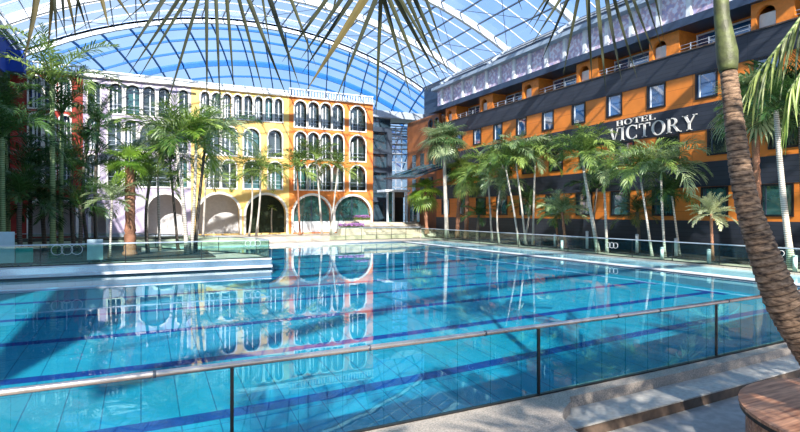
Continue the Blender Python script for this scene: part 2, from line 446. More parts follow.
for r_ in range(len(ribs)-1):
    for i in range(1, NP-1, 4):
        bA, bB = ribs[r_], ribs[r_+1]
        i2 = min(i+4, NP)
        m.tube([vp(ths[i],bA,-0.6), vp(ths[i2],bB,-0.6)], 0.025, 5, False); m.tube([vp(ths[i2],bA,-0.6), vp(ths[i],bB,-0.6)], 0.025, 5, False)
struct('ceiling_cables', m, M['dsteel'])
# far end of the roof: a second shell that curves down behind the houses
def ep(th, t, dr=0):
    a, b, z = vp(th, 0, dr)
    return (a + 0.30*t, B1 + t, z - 0.0085*t*t)
TS = [0, 2.6, 5.4, 8.4, 11.6, 15, 18.6, 22.4, 26.4]
gm = MB(); bm_ = MB()
NE = 18
the = [t0 - 0.03 + (t1+0.10-t0)*i/NE for i in range(NE+1)]
for i in range(NE):
    for j in range(len(TS)-1):
        gm.add([ep(the[i],TS[j]), ep(the[i+1],TS[j]), ep(the[i+1],TS[j+1]), ep(the[i],TS[j+1])], [(0,1,2,3)])
struct('ceiling_end', gm, M['endglass'])
for j, t in enumerate(TS):
    for i in range(NE):
        hh = 0.7 if j == 4 else 0.22
        bm_.bar(ep(the[i],t,-0.15), ep(the[i+1],t,-0.15), 0.16, hh)
for i in range(0, NE+1):
    for j in range(len(TS)-1):
        bm_.bar(ep(the[i],TS[j],-0.15), ep(the[i],TS[j+1],-0.15), 0.13, 0.2)
struct('ceiling_end_beams', bm_, M['bluesteel'])

# ================================================================== HOTEL (right)
HA = 28.5
HB0, HB1 = -4.0, 49.4
hotel = thing('hotel_building', 'long hotel block with orange and black horizontal bands and rows of square windows', 'building', (HA, 20, 0))
def hm(u, z, d): return (HA + d, u, z)
part('rear_wall', MB().box(30.6, 36, HB0, 56, 0, 17.6), M['navy'], hotel)
zA, zB, zC, zD, zE, zF, zG = 11.97, 10.56, 8.77, 7.29, 5.47, 4.08, 2.17
def hwin(u, wd, z0, z1, pm, mull=True):
    lp = rect(u-wd/2, u+wd/2, z0, z1)
    return lp
def hotel_row(z0, z1, wins, wz0, wz1, wd, pm, tilt=False):
    holes = [rect(u-wd/2, u+wd/2, wz0, wz1) for u in wins]
    part('orange_wall', wall_with_holes((HB0,HB1,z0,z1), holes, hm, 0.3), M['orange'], hotel)
    for u in wins:
        fr_ = loop_ring(rect(u-wd/2+0.1,u+wd/2-0.1,wz0+0.1,wz1-0.1), hm, 0.1, -0.06, 0.06)
        o = part('window', fr_, M['black'], hotel)
        part('pane', MB().box(HA+0.02, HA+0.05, u-wd/2+0.1, u+wd/2-0.1, wz0+0.1, wz1-0.1), pm, o)
        part('mullion', MB().box(HA-0.01, HA+0.03, u+wd/2-0.28, u+wd/2-0.20, wz0+0.1, wz1-0.1), M['white'] if pm == M['pane_b'] else M['dsteel'], o)
w2 = [48.1-3.2*i for i in range(16)]
w2 = [u for u in [25.6+3.22*k for k in range(-9, 8)] if HB0+1 < u < HB1-1]
w3 = [u for u in [24.75+3.2*k for k in range(-8, 8)] if HB0+1 < u < HB1-1]
w4 = [u for u in [25.1+3.2*k for k in range(-9, 8)] if HB0+1 < u < HB1-1]
hotel_row(zC, zB, w2, 9.05, zB-0.02, 1.3, M['pane_b'])
hotel_row(zE, zD, w3, 5.80, zD-0.02, 1.5, M['pane'])
hotel_row(zG, zF, w4, 2.42, zF-0.02, 1.55, M['pane_t'])
for z0, z1 in ((zB,zA),(zD,zC),(zF,zE),(0.12,zG)):
    part('black_cladding', MB().box(HA-0.04, HA+0.3, HB0, HB1, z0, z1), M['clad'], hotel)
# balcony storey
part('parapet_cap', MB().box(HA-0.10, HA+0.3, HB0, HB1, zA, zA+0.07), M['riser'], hotel)
part('balcony_floor', MB().box(HA+0.3, 30.6, HB0, 51, 11.3, 11.45), M['orange_in'], hotel)
part('balcony_back_wall', MB().box(30.0, 30.6, HB0, 51, 11.45, 13.4), M['orange_in'], hotel)
boxes = [(27.0+6.15*k, 29.05+6.15*k) for k in range(-4, 4)]
for u0, u1 in boxes:
    if u1 > 50: continue
    ar = arch(u0+0.85, u1-0.25, 11.5, 13.15, 10)
    part('balcony_bay', wall_with_holes((u0,u1,11.45,13.4), [ar], hm, 0.25), M['orange_in'], hotel)
    for v_ in (u0, u1-0.15): part('bay_side_wall', MB().box(HA+0.25, 30.0, v_, v_+0.15, 11.45, 13.4), M['orange_in'], hotel)
    part('bay_shutter', loop_plate([(u, min(z, 12.85)) for u, z in ar], hm, 0.28, 0.34), M['trim'], hotel)
    # window between this bay and the next one towards the camera
    v1 = u0 - 0.1; v0 = u0 - 6.15 + 2.05 + 0.5
    fr_ = loop_ring(rect(v0+0.1, v1-0.1, 11.55, 13.15), lambda u,z,d: (30.0-d,u,z), 0.09, 0.0, 0.10)
    fr_.box(29.9, 30.0, v1-1.3, v1-1.2, 11.55, 13.15)
    o = part('window', fr_, M['white'], hotel)
    part('pane', MB().box(29.93, 29.96, v0+0.1, v1-0.1, 11.55, 13.15), M['pane_b'], o)
    rl = MB()
    for zz in (12.22, 12.42): rl.box(HA+0.05, HA+0.07, v0-0.5, v1+0.1, zz, zz+0.018)
    for k in range(5): rl.box(HA+0.05, HA+0.09, v0-0.4+k*1.1, v0-0.36+k*1.1, 12.04, 12.47)
    part('balcony_rail', rl, M['steel'], hotel)
part('roof_slab', MB().box(HA-0.35, 30.6, HB0, 50.2, 13.4, 13.87), M['navy'], hotel)
# curtained top windows
cm = bpy.data.materials.new('pink_patterned_curtain'); cm.use_nodes = True
nt = cm.node_tree; b_ = nt.nodes['Principled BSDF']; b_.inputs['Roughness'].default_value = 0.35
tcn = nt.nodes.new('ShaderNodeTexCoord'); n_ = nt.nodes.new('ShaderNodeTexNoise'); n_.inputs['Scale'].default_value = 3.4; n_.inputs['Detail'].default_value = 5
r_ = nt.nodes.new('ShaderNodeValToRGB'); e = r_.color_ramp.elements
e[0].position = 0.38; e[0].color = (0.40, 0.36, 0.56, 1); e[1].position = 0.58; e[1].color = (0.78, 0.76, 0.86, 1)
e2 = r_.color_ramp.elements.new(0.48); e2.color = (0.62, 0.42, 0.50, 1)
nt.links.new(tcn.outputs['Object'], n_.inputs['Vector']); nt.links.new(n_.outputs['Fac'], r_.inputs[0]); nt.links.new(r_.outputs[0], b_.inputs['Base Color'])
b_.inputs['Specular IOR Level'].default_value = 0.8
part('curtained_glazing', MB().box(28.85, 28.95, HB0, 49.8, 13.87, 15.75), cm, hotel)
k = HB0
while k < 49.8:
    part('mullion', MB().box(28.66, 28.86, k, k+0.3, 13.87, 15.75), M['white'], hotel); k += 2.02
part('eaves_beam', MB().box(28.2, 28.95, HB0, 50, 15.75, 16.05), mat('eaves_grey', (0.30,0.37,0.45), 0.4), hotel)
cl = MB().add([(28.6,HB0,16.2),(31.0,HB0,17.95),(31.0,50,17.95),(28.6,50,16.2)], [(0,1,2,3)])
part('clerestory_glass', cl, mat('navy_glass', (0.005,0.014,0.035), 0.5, spec=0.15), hotel)
cb = MB()
for rb in ribs:
    if rb < 50: cb.bar((28.5,rb,16.2),(31.0,rb,18.0),0.3,0.3)
for zz, aa in ((16.8,29.4),(17.35,30.15)): cb.bar((aa,HB0,zz+0.05),(aa,50,zz+0.05),0.12,0.10)
part('clerestory_frame', cb, M['steel'], hotel)
# far end of the hotel: stepped brown-orange block with portholes, colour darkened for the shade there
part('end_wall', wall_with_holes((HB1, 57, 0.12, 13.4), [[(51.3+0.42*math.cos(t*math.pi/8), 12.5+0.42*math.sin(t*math.pi/8)) for t in range(16)],
     [(49.95+0.42*math.cos(t*math.pi/8), 12.5+0.42*math.sin(t*math.pi/8)) for t in range(16)]], lambda u,z,d: (HA+0.35+d,u,z), 0.3), mat('brown_orange_shaded_end_wall', (0.36,0.12,0.035), 0.6, noise_amt=0.4, nscale=0.6), hotel)
for u in (49.95, 51.3):
    lp = [(u+0.42*math.cos(t*math.pi/8), 12.5+0.42*math.sin(t*math.pi/8)) for t in range(16)]
    o = part('porthole', loop_ring(lp, lambda u,z,d: (HA+0.35+d,u,z), 0.08, -0.05, 0.1), M['dsteel'], hotel)
    part('pane', loop_plate(lp, lambda u,z,d: (HA+0.35+d,u,z), 0.12, 0.15), M['pane'], o)
for z0, z1 in ((4.3,6.6),(7.4,9.4)):
    for u in (51.2, 53.2, 55.2):
        part('window', MB().box(HA+0.30, HA+0.37, u-0.45, u+0.45, z0, z1), M['pane'], hotel)
# low glass canopy at the far corner
can = thing('glass_canopy', 'sloping grey glass canopy at the far end of the orange hotel', 'canopy', (26.5, 48, 6))
cg = MB().add([(23.5,52,6.3),(23.5,45,6.0),(28.4,45,7.6),(28.4,52,8.0)], [(0,1,2,3)])
part('canopy_glass', cg, M['pane_t'], can)
cf = MB()
for t in range(5):
    b = 45+1.75*t; cf.bar((23.5,b,6.0+0.075*t),(28.4,b,7.6+0.1*t),0.1,0.14)
cf.bar((23.5,45,6.0),(23.5,52,6.3),0.12,0.16); cf.bar((26,45,6.82),(26,52,7.15),0.1,0.1)
part('canopy_frame', cf, M['dsteel'], can)

# ---- sign letters
def letter(ch):
    S, T, H = 0.15, 0.06, 1.0   # thick, thin, cap height
    P = []
    def q(x0,z0,x1,z1): P.append([(x0,z0),(x1,z0),(x1,z1),(x0,z1)])
    def stem(x): q(x,0,x+S,1); q(x-0.09,0,x+S+0.09,0.05); q(x-0.09,0.95,x+S+0.09,1)
    def ring(cx,cz,ro,rh,ri,rhi,a0,a1,n=28):
        for i in range(n):
            t0=a0+(a1-a0)*i/n; t1=a0+(a1-a0)*(i+1)/n
            P.append([(cx+ri*math.cos(t0),cz+rhi*math.sin(t0)),(cx+ro*math.cos(t0),cz+rh*math.sin(t0)),(cx+ro*math.cos(t1),cz+rh*math.sin(t1)),(cx+ri*math.cos(t1),cz+rhi*math.sin(t1))])
    w = 0.9
    if ch == 'H': stem(0.1); stem(0.62); q(0.25,0.47,0.62,0.54); w = 0.9
    elif ch == 'O': ring(0.5,0.5,0.48,0.52,0.31,0.46,0,2*math.pi,40); w = 1.0
    elif ch == 'T':
        q(0.36,0,0.36+S,1); q(0.25,0,0.62,0.05); q(0.02,0.93,0.85,1.0); q(0.02,0.72,0.06,0.95); q(0.81,0.72,0.85,0.95); w = 0.86
    elif ch == 'E':
        stem(0.1); q(0.25,0,0.72,0.06); q(0.25,0.94,0.70,1.0); q(0.25,0.47,0.58,0.53); q(0.68,0,0.73,0.26); q(0.65,0.76,0.70,1); q(0.54,0.38,0.58,0.62); w = 0.78
    elif ch == 'L': stem(0.1); q(0.25,0,0.72,0.06); q(0.68,0,0.73,0.28); w = 0.76
    elif ch == 'V':
        P.append([(0.10,1),(0.45,0),(0.52,0),(0.29,1)]); P.append([(0.45,0),(0.52,0),(0.86,1),(0.79,1)]); q(0.0,0.95,0.36,1.0); q(0.68,0.95,0.95,1.0); w = 0.93
    elif ch == 'I': stem(0.1); w = 0.38
    elif ch == 'C':
        ring(0.52,0.5,0.50,0.52,0.33,0.46,R(48),R(312),34); q(0.82,0.66,0.87,0.97); q(0.82,0.05,0.86,0.25); w = 0.95
    elif ch == 'R':
        stem(0.1); ring(0.38,0.735,0.34,0.265,0.19,0.21,R(-90),R(90),16); q(0.25,0.94,0.38,1.0); q(0.25,0.47,0.38,0.525)
        P.append([(0.40,0.49),(0.74,0.0),(0.92,0.0),(0.56,0.49)]); q(0.74,0,1.0,0.05); w = 0.98
    elif ch == 'Y':
        q(0.38,0,0.38+S,0.47); q(0.28,0,0.63,0.05)
        P.append([(0.08,1),(0.38,0.44),(0.53,0.44),(0.27,1)]); P.append([(0.46,0.44),(0.53,0.44),(0.86,1),(0.79,1)]); q(0,0.95,0.36,1.0); q(0.68,0.95,0.95,1.0); w = 0.93
    return P, w
sign = thing('hotel_sign', 'raised cream serif letters reading HOTEL VICTORY on the black hotel band', 'sign', (HA-0.05, 22.6, 7.4))
M['sign'] = mat('cream_sign_letters', (0.80, 0.74, 0.66), 0.4, noise_amt=0.1)
def word(txt, b_start, z0, h, width):
    tot = sum(letter(c)[1] for c in txt) + 0.08*(len(txt)-1)
    sx = width / tot; x = 0
    for c in txt:
        P, wd = letter(c)
        mb = MB()
        for poly in P:
            n = len(poly)
            pts = [(b_start - (x+u)*sx, z0 + z*h) for u, z in poly]
            mb.add([(HA-0.09,u,z) for u,z in pts] + [(HA-0.04,u,z) for u,z in pts],
                   [tuple(range(n)), tuple(reversed(range(n,2*n)))] + [(i,(i+1)%n,n+(i+1)%n,n+i) for i in range(n)])
        part('letter', mb, M['sign'], sign); x += wd + 0.08
word('VICTORY', 26.05, 7.38, 0.88, 6.35)
word('HOTEL', 25.4, 8.37, 0.35, 3.0)

# ================================================================== ARCADED HOUSES (far side)
FB = 52.8
def fm(u, z, d): return (u, FB + d, z)
def house(name, label, a0, a1, col, groups, grounds, ztop=14.3, par=0.75, balus=True):
    t = thing(name, label, 'building', ((a0+a1)/2, FB, 0.5))
    holes = []; wins = []
    for (u0,u1,z0,z1,kind) in groups:
        lp = arch(u0,u1,z0,z1) if kind == 'a' else rect(u0,u1,z0,z1)
        holes.append(lp); wins.append((u0,u1,z0,z1,lp,kind))
    for (u0,u1,z1,kind) in grounds: holes.append(arch(u0,u1,0.62,z1,16))
    part('facade', wall_with_holes((a0,a1,0.5,ztop), holes, fm, 0.55), col, t)
    for (u0,u1,z0,z1,lp,kind) in wins:
        wd_ = u1-u0
        o = part('window', loop_ring(lp, fm, 0.13, -0.07, 0.5), M['trim'], t)
        part('pane', loop_plate(lp, fm, 0.42, 0.45), M['pane'] if random.random() < 0.75 else M['pane_t'], o)
        mb = MB().box(u0+wd_*0.55, u0+wd_*0.55+0.09, FB+0.34, FB+0.41, z0, z1-wd_*0.15)
        if random.random() < 0.5: mb.box(u0+wd_*0.2, u0+wd_*0.2+0.16, FB+0.34, FB+0.41, z0, z1-wd_*0.4)
        part('mullion', mb, M['white'], o)
        rb_ = MB()
        for zz in (0.45, 0.8): rb_.box(u0, u1, FB+0.16, FB+0.19, z0+zz, z0+zz+0.03)
        part('window_rail', rb_, M['steel'], o)
    for (u0,u1,z1,kind) in grounds:
        part('arch_trim', loop_ring(arch(u0,u1,0.62,z1,16), fm, 0.22, -0.07, 0.3, True), M['trim'], t)
        if kind == 'glass':
            part('arch_low_wall', MB().box(u0,u1,FB+0.3,FB+0.5,0.62,1.75), M['white'], t)
            part('arch_glazing', loop_plate(arch(u0,u1,1.75,z1,16), fm, 0.40, 0.44), M['pane_t'], t)
            part('arch_mullion', MB().box((u0+u1)/2-0.05,(u0+u1)/2+0.05,FB+0.33,FB+0.40,1.75,z1-0.05), M['dsteel'], t)
    part('cornice', MB().box(a0,a1,FB-0.25,FB+0.5,ztop,ztop+0.14), M['trim'], t)
    pm = MB().box(a0,a1,FB-0.12,FB+0.1,ztop+0.14+par-0.12,ztop+0.14+par)
    if balus:
        x = a0+0.1
        while x < a1:
            pm.tube([(x,FB,ztop+0.14),(x,FB,ztop+0.35),(x,FB,ztop+0.14+par-0.12)], [0.07,0.09,0.05], 6, False); x += 0.30
    else: pm.box(a0,a1,FB-0.05,FB+0.1,ztop+0.14,ztop+0.14+par)
    part('parapet', pm, M['white'], t)
    return t
def cols(xs, z0, z1, k='a'): return [(AX(x0), AX(x1), z0, z1, k) for x0, x1 in xs]
R1, R2, R3 = (11.35, 13.98), (8.15, 10.85), (5.0, 7.65)
oc = [(294.8,306.3),(308.2,318.8),(320.7,330.8),(332.6,343.2),(350,365.3)]
house('orange_house', 'orange arcaded house with white arched windows at the right of the row', AX(289), AX(373), M['orend'],
      cols(oc,*R1)+cols(oc,*R2)+cols(oc,*R3), [(AX(293.5),AX(330.8),4.4,'glass'),(AX(335),AX(370.5),4.4,'glass')])
yc = [(201,209.3),(212,220.8),(223,231.3),(234,241.8),(244.2,252.2),(254.8,262.6),(265,272.2),(274.8,282.2)]
ym = [(206,219.5),(222,236),(244,259.5),(268.3,281.8)]
house('yellow_house', 'yellow arcaded house with eight narrow top arches beside the orange house', AX(191), AX(289), M['yellow'],
      cols(yc,11.7,14.0)+cols(ym,*R2)+cols(ym,*R3), [(AX(198.5),AX(239.5),4.4,'open'),(AX(246),AX(286),4.4,'open')], balus=False, par=0.45)
lc = [(109.5,122),(126,139.5),(143,155),(158.5,169.5),(179,188)]
lm_ = [(87,98),(108,121),(125,136),(140,170),(177,187)]
house('lavender_house', 'pale lavender arcaded house between the red and yellow houses', AX(83), AX(191), M['lav'],
      cols([(88,100)]+lc,*R1)+cols(lm_,*R2)+cols(lm_,*R3), [(AX(91),AX(106),3.2,'open'),(AX(148),AX(182),4.3,'open')], balus=False, par=0.45)
rc = [(29,41),(45,55),(60,70)]
house('red_house', 'shaded red arcaded house at the far left behind the dense palms', -9.6, AX(83), M['red'],
      cols(rc,*R1)+cols(rc,*R2)+cols(rc,*R3), [(AX(30),AX(50),3.6,'open'),(AX(56),AX(76),3.6,'open')])
# arcade passage behind the open arches
struct('wall_far', MB().box(-9.7, AX(289), 54.9, 55.2, 0.5, 5.0).box(-9.7, AX(289), 53.35, 55.0, 4.75, 4.95), M['arcwall'])
struct('wall_arch_shade', MB().box(AX(243), AX(289), 54.6, 54.88, 0.5, 4.74), M['darkgreen'])  # dark sheet stands in for the shade inside the second yellow arch
struct('wall_rear', MB().box(-9.7, AX(373), 53.6, 54.0, 4.95, 14.6).box(AX(289), AX(373), 53.6, 54, 0.5, 5), M['arcwall'])
struct('trim_3', MB().box(AX(82),AX(191),51.6,51.72,14.55,14.7), M['white'])

# ================================================================== ATRIUM GLASS LINK AND ENTRANCE
at = thing('glass_atrium', 'tall glass and steel link building between the orange house and the hotel', 'building', (26, 58, 0.5))
TB = 58.0
ax0, ax1, ax2 = AX(370,TB), AX(389.5,TB), AX(413,TB)
part('atrium_glass', MB().box(ax1, ax2, TB, TB+0.04, 1.6, 12.9), M['facglass'], at)
part('dark_glass_bay', MB().box(ax0, ax1, TB-0.3, TB-0.2, 0.6, 14.0), pane_mat('slate_glass', (0.05,0.09,0.12)), at)
fr_ = MB()
for k in range(12): fr_.box(ax1, ax2, TB-0.12, TB, 1.6+k*1.02, 1.68+k*1.02)
for k in range(5): fr_.box(ax1+k*(ax2-ax1)/4-0.05, ax1+k*(ax2-ax1)/4+0.05, TB-0.12, TB, 1.6, 13)
part('atrium_frame', fr_, M['steel'], at)
fl = MB()
for zz in (3.9, 7.4, 9.6, 12.2): fl.box(ax0, ax1, TB-0.7, TB-0.3, zz, zz+0.55)
fl.box(ax1-0.6, ax1, TB-0.75, TB-0.3, 0.6, 12.3)
part('dark_floor_band', fl, M['dsteel'], at)
tr_ = MB()
for k in range(6): tr_.bar((ax0+0.2, TB+1.5, 12.4+k*0.5),(ax2, TB+1.5, 12.2+k*0.6),0.12,0.14)
part('rear_screen', tr_, M['steel'], at)
ls = MB()
for k in range(7): ls.bar((ax1, TB-0.4, 9.6+k*0.62),(ax2, TB-0.4, 9.8+k*0.62),0.35,0.12)
part('louvre_band', ls, M['dsteel'], at)
part('link_roof', MB().box(ax0, ax2+2.5, TB-1.0, TB+2.2, 13.9, 14.7), M['steel'], at)
ent = thing('entrance_portal', 'white framed entrance portal with dark glass doors at the foot of the atrium', 'entrance', PB(398,221,54.5))
e0, e1 = AX(386.5,54.5), AX(406,54.5)
part('portal_frame', MB().box(e0,e0+0.16,54.3,54.5,1.55,5.1).box(e1-0.16,e1,54.3,54.5,1.55,5.1).box(e0-0.3,e1+0.3,54.1,56.5,5.0,5.25).box((e0+e1)/2-0.45,(e0+e1)/2-0.3,54.35,54.5,1.55,5.0), M['white'], ent)
part('door', MB().box((e0+e1)/2-0.1,e1-0.2,54.8,54.9,1.55,4.4), M['black'], ent)
part('side_glazing', MB().box(e0+0.16,(e0+e1)/2-0.45,54.6,54.64,1.55,5.0), M['pane_t'], ent)
part('lintel', MB().box((e0+e1)/2-0.3,e1-0.16,54.6,54.75,4.4,5.0), M['riser'], ent)
drum = thing('glass_drum', 'round green glass revolving door drum beside the entrance portal', 'revolving door', PB(418,221,54.8))
dc = PB(418,221,54.8); mb = MB()
for i in range(20):
    t_ = 2*math.pi*i/20; t2 = 2*math.pi*(i+1)/20
    mb.add([(dc[0]+0.95*math.cos(t_),dc[1]+0.95*math.sin(t_),1.6),(dc[0]+0.95*math.cos(t2),dc[1]+0.95*math.sin(t2),1.6),(dc[0]+0.95*math.cos(t2),dc[1]+0.95*math.sin(t2),4.6),(dc[0]+0.95*math.cos(t_),dc[1]+0.95*math.sin(t_),4.6)],[(0,1,2,3)])
part('drum_glass', mb, M['pane_t'], drum)
part('drum_cap', MB().tube([(dc[0],dc[1],4.6),(dc[0],dc[1],4.85)],1.05,24), M['steel'], drum)

# stairs up to the entrance
st = MB()
for k in range(8):
    b = 47.2 + 0.55*k
    st.box(19.4-0.22*k*0, 27.2, b, 54.0 if k < 7 else 58.0, 0.14 + 0.18*k, 0.14 + 0.18*(k+1))
so = struct('floor_entrance_stair', st, M['beige'])
ck = MB().add([(17.9,47.0,0.5),(19.4,47.0,0.5),(19.4,51.5,0.5),(17.9,51.5,0.5),(18.9,49,1.75),(19.4,49,1.75),(19.4,51.5,1.75),(18.9,51.5,1.75)],
              [(0,3,2,1),(4,5,6,7),(0,1,5,4),(1,2,6,5),(2,3,7,6),(3,0,4,7)])
struct('trim_4', ck, M['beige'])

# ================================================================== GLASS RAILINGS
def railing(name, label, pts, z0, z1, seg, gm, hr=0.03, zrail=None, post=False, closed=False, group=None, seams=None, baseh=0.07, joints=None):
    """pts: polyline [(a,b)]; panels of about seg metres"""
    t = thing(name, label, 'railing', (pts[0][0], pts[0][1], z0), group)
    rail = MB(); base = MB()
    L_ = [0]
    for i in range(1, len(pts)): L_.append(L_[-1] + math.dist(pts[i-1], pts[i]))
    def at_(s):
        for i in range(1, len(pts)):
            if s <= L_[i] + 1e-6:
                k = (s - L_[i-1]) / (L_[i]-L_[i-1]); return (pts[i-1][0]+(pts[i][0]-pts[i-1][0])*k, pts[i-1][1]+(pts[i][1]-pts[i-1][1])*k)
        return pts[-1]
    cuts = [0.0]
    if seams: cuts += [s for s in seams if 0 < s < L_[-1]]
    else:
        for i in range(1, len(pts)):
            n = max(1, round((L_[i]-L_[i-1])/seg))
            for k in range(1, n+1): cuts.append(L_[i-1] + (L_[i]-L_[i-1])*k/n)
    if cuts[-1] < L_[-1] - 0.05: cuts.append(L_[-1])
    for k in range(len(cuts)-1):
        s0, s1 = cuts[k]+0.012, cuts[k+1]-0.012
        ss = [s0] + [l for l in L_ if s0+0.02 < l < s1-0.02] + [s1]
        mb = MB()
        for i in range(len(ss)-1):
            p, q = at_(ss[i]), at_(ss[i+1]); mb.bar((p[0],p[1],(z0+z1)/2), (q[0],q[1],(z0+z1)/2), 0.018, z1-z0)
        part('glass_panel', mb, gm, t)
        p = at_(cuts[k+1])
        if k < len(cuts)-2: part('panel_seal', MB().box(p[0]-0.016,p[0]+0.016,p[1]-0.016,p[1]+0.016,z0,z1), M['black'], t)
    P3 = [(a,b,z1+hr) for a,b in pts]
    if len(pts) > 6: rail.tube(P3, hr, 10)
    else:
        for i in range(len(pts)-1): rail.bar(P3[i], P3[i+1], hr*2.2, hr*1.6)
    part('handrail', rail, M['chrome'] if gm == M['nearglass'] else M['steel'], t)
    for i in range(len(pts)-1): base.bar((*pts[i], z0+baseh/2-0.03), (*pts[i+1], z0+baseh/2-0.03), 0.05, baseh)
    part('base_strip', base, M['black'], t)
    if joints:
        for s in joints:
            p, q = at_(s), at_(s+0.025); part('rail_joint', MB().tube([(p[0],p[1],z1+hr),(q[0],q[1],z1+hr)], hr*1.12, 10), M['dsteel'], t)
    return t, at_
npts = [(-6+0.5*i, rail_b(-6+0.5*i)) for i in range(46)]
nr, _ = railing('glass_railing', 'foreground glass railing with a round brushed metal handrail along the granite curb', npts, CURB+0.005, 1.045, 4, M['nearglass'],
    0.032, seams=[2.84+3.98*i for i in range(6)], baseh=0.045, joints=[0.6,1.9,3.55,6.1,8.3,9.9,12.3,13.25,15.1,16.9])  # black foot strip also draws the dark shadow line under the glass
railing('glass_railing', 'long glass railing along the hotel side of the pool in front of the palms', [(24.5,6),(24.5,45.4)], 0.12, 1.09, 2.45, M['railglass'])
railing('glass_railing', 'glass railing at the far end of the pool in front of the entrance stairs', [(24.4,45.5),(15.2,45.5)], 0.14, 1.20, 1.55, glass_mat('clear_rail_glass', (0.90,0.95,0.90), 0.03))
railing('glass_railing', 'green tinted glass railing around the planted platform at the left', [(-9.6,25.16),(5.42,25.16),(5.27,27.5),(-0.7,38.0),(-9.6,39.5)], 0.49, 1.30, 3.1, M['railglass'])
# white ring stickers on the glass
def rings(name, label, c, du, r, n, th=0.010):
    mb = MB()
    for i in range(n):
        cc = Vector(c) + Vector(du)*i*r*1.7
        u = Vector(du)
        mb.tube([cc + u*r*math.cos(t*math.pi/10) + Vector((0,0,r*math.sin(t*math.pi/10))) for t in range(21)], th, 5, False)
    tag(mb.build(name, M['white']), label, 'sticker')
p = PA(608,245,24.46); rings('ring_sticker', 'white linked ring mark on the right glass railing near the middle palms', p, (0,-1,0), 0.16, 3)
p = PA(776,253,24.46); rings('ring_sticker', 'white linked ring mark on the right glass railing beside the big curved trunk', p, (0,-1,0), 0.12, 2)
p = PB(248,243.5,25.12); rings('ring_sticker', 'white linked ring mark on the platform railing near its corner', p, (1,0,0), 0.13, 3)
p = PB(57,250,25.12); rings('ring_sticker', 'white linked ring mark on the platform railing at far left', p, (1,0,0), 0.2, 3)

# ================================================================== PLATFORM AT THE LEFT
isl = [(-9.7,25.1),(5.46,25.1),(5.3,27.6),(-0.6,38.1),(-9.7,39.6)]
struct('floor_platform', MB().prism(isl, -POOLD, 0.0).prism(isl, 0.0, 0.48), M['deck'])
struct('platform_edge_band', MB().box(-9.7,5.5,25.02,25.1,0.17,0.47), M['mirror'])
struct('platform_edge_ledge', MB().box(-9.7,5.52,24.90,25.12,0.07,0.17).box(-9.7,5.5,24.98,25.12,0.43,0.49), M['white'])
struct('platform_edge_gap', MB().box(-9.7,5.48,25.0,25.11,-0.1,0.07), M['dsteel'])
struct('platform_bed', MB().box(-9.6,0.0,26.2,36.5,0.40,0.56).box(0.0,3.2,26.6,31.0,0.40,0.54), M['soil'])
struct('far_bed', MB().box(-9.6,3.5,46.5,50.5,0.4,0.58).box(26.1,28.4,8,47,0.1,0.24), M['soil'])

def board(label, x0, x1, y0, y1, b, m):
    p, q = PB(x0,y0,b), PB(x1,y1,b)
    t = thing('display_board', label, 'board', (p[0], b, 0.49))
    part('panel', MB().box(p[0], q[0], b, b+0.05, 0.62, p[2]), m, t)
    part('leg', MB().box(p[0]+0.05, p[0]+0.11, b+0.05, b+0.1, 0.48, p[2]), M['dsteel'], t)
    part('leg', MB().box(q[0]-0.11, q[0]-0.05, b+0.05, b+0.1, 0.48, p[2]), M['dsteel'], t)
teal = mat('teal_board', (0.06,0.36,0.32), 0.5, noise_amt=0.1)
pale = mat('pale_board', (0.50,0.62,0.66), 0.5, noise_amt=0.1)
board('pale board standing highest at the far left behind the platform railing', -8, 14.5, 232, 264, 25.6, pale)
board('teal green board beside the tall pale board at the far left', 15.5, 33, 247.5, 264, 25.6, teal)
board('pale grey board alone behind the platform railing left of the fan palm', 87, 103, 239.5, 262, 25.8, pale)

# ================================================================== PALMS
def feather_mesh(name, ph0, ph1, nl=24, ll=0.34, lw=0.030, droop=0.5, al0=70, al1=28, seed=0, seg=10, tipn=1.0):
    rnd = random.Random(seed); mb = MB()
    pts = [Vector((0,0,0))]; dirs = []
    N = 22
    for i in range(N):
        t = i/(N-1); ph = R(ph0 + (ph1-ph0)*t**1.2)
        d = Vector((math.cos(ph), 0.03*math.sin(5*t+seed), math.sin(ph))); dirs.append(d); pts.append(pts[-1] + d/N)
    mb.tube(pts[::3] + [pts[-1]], [0.011*(1-0.8*i/len(pts[::3])) for i in range(len(pts[::3])+1)], 5, False)
    for i in range(nl):
        t = 0.14 + 0.86*(i+0.5)/nl
        k = t*N; j = min(int(k), N-1); p = pts[j].lerp(pts[j+1], k-j); f = dirs[j].normalized()
        side = Vector((0,1,0)); up = side.cross(f) * -1
        l = ll * (math.sin(math.pi*(0.16+0.80*t)))**0.7 * rnd.uniform(0.85,1.1)
        al = R(al0 + (al1-al0)*t)
        for s in (-1, 1):
            al_ = al + rnd.uniform(-0.2,0.2); d0 = (f*math.cos(al_) + side*s*math.sin(al_) + up*rnd.uniform(0.0,0.5)).normalized()
            d1 = (d0 + Vector((0,0,-droop*rnd.uniform(0.4,1.5)))).normalized()
            d2 = (d1 + Vector((0,0,-droop*1.2))).normalized()
            wv = (f - d0*f.dot(d0)).normalized() * lw/2
            a0 = p; a1 = p + d0*l*0.35; a2 = a1 + d1*l*0.35; a3 = a2 + d2*l*0.30
            mb.add([a0-wv*0.5, a0+wv*0.5, a1+wv, a1-wv, a2+wv*0.75, a2-wv*0.75, a3], [(0,1,2,3),(3,2,4,5),(5,4,6)])
    me = bpy.data.meshes.new(name); me.from_pydata(mb.v, [], mb.f); return me
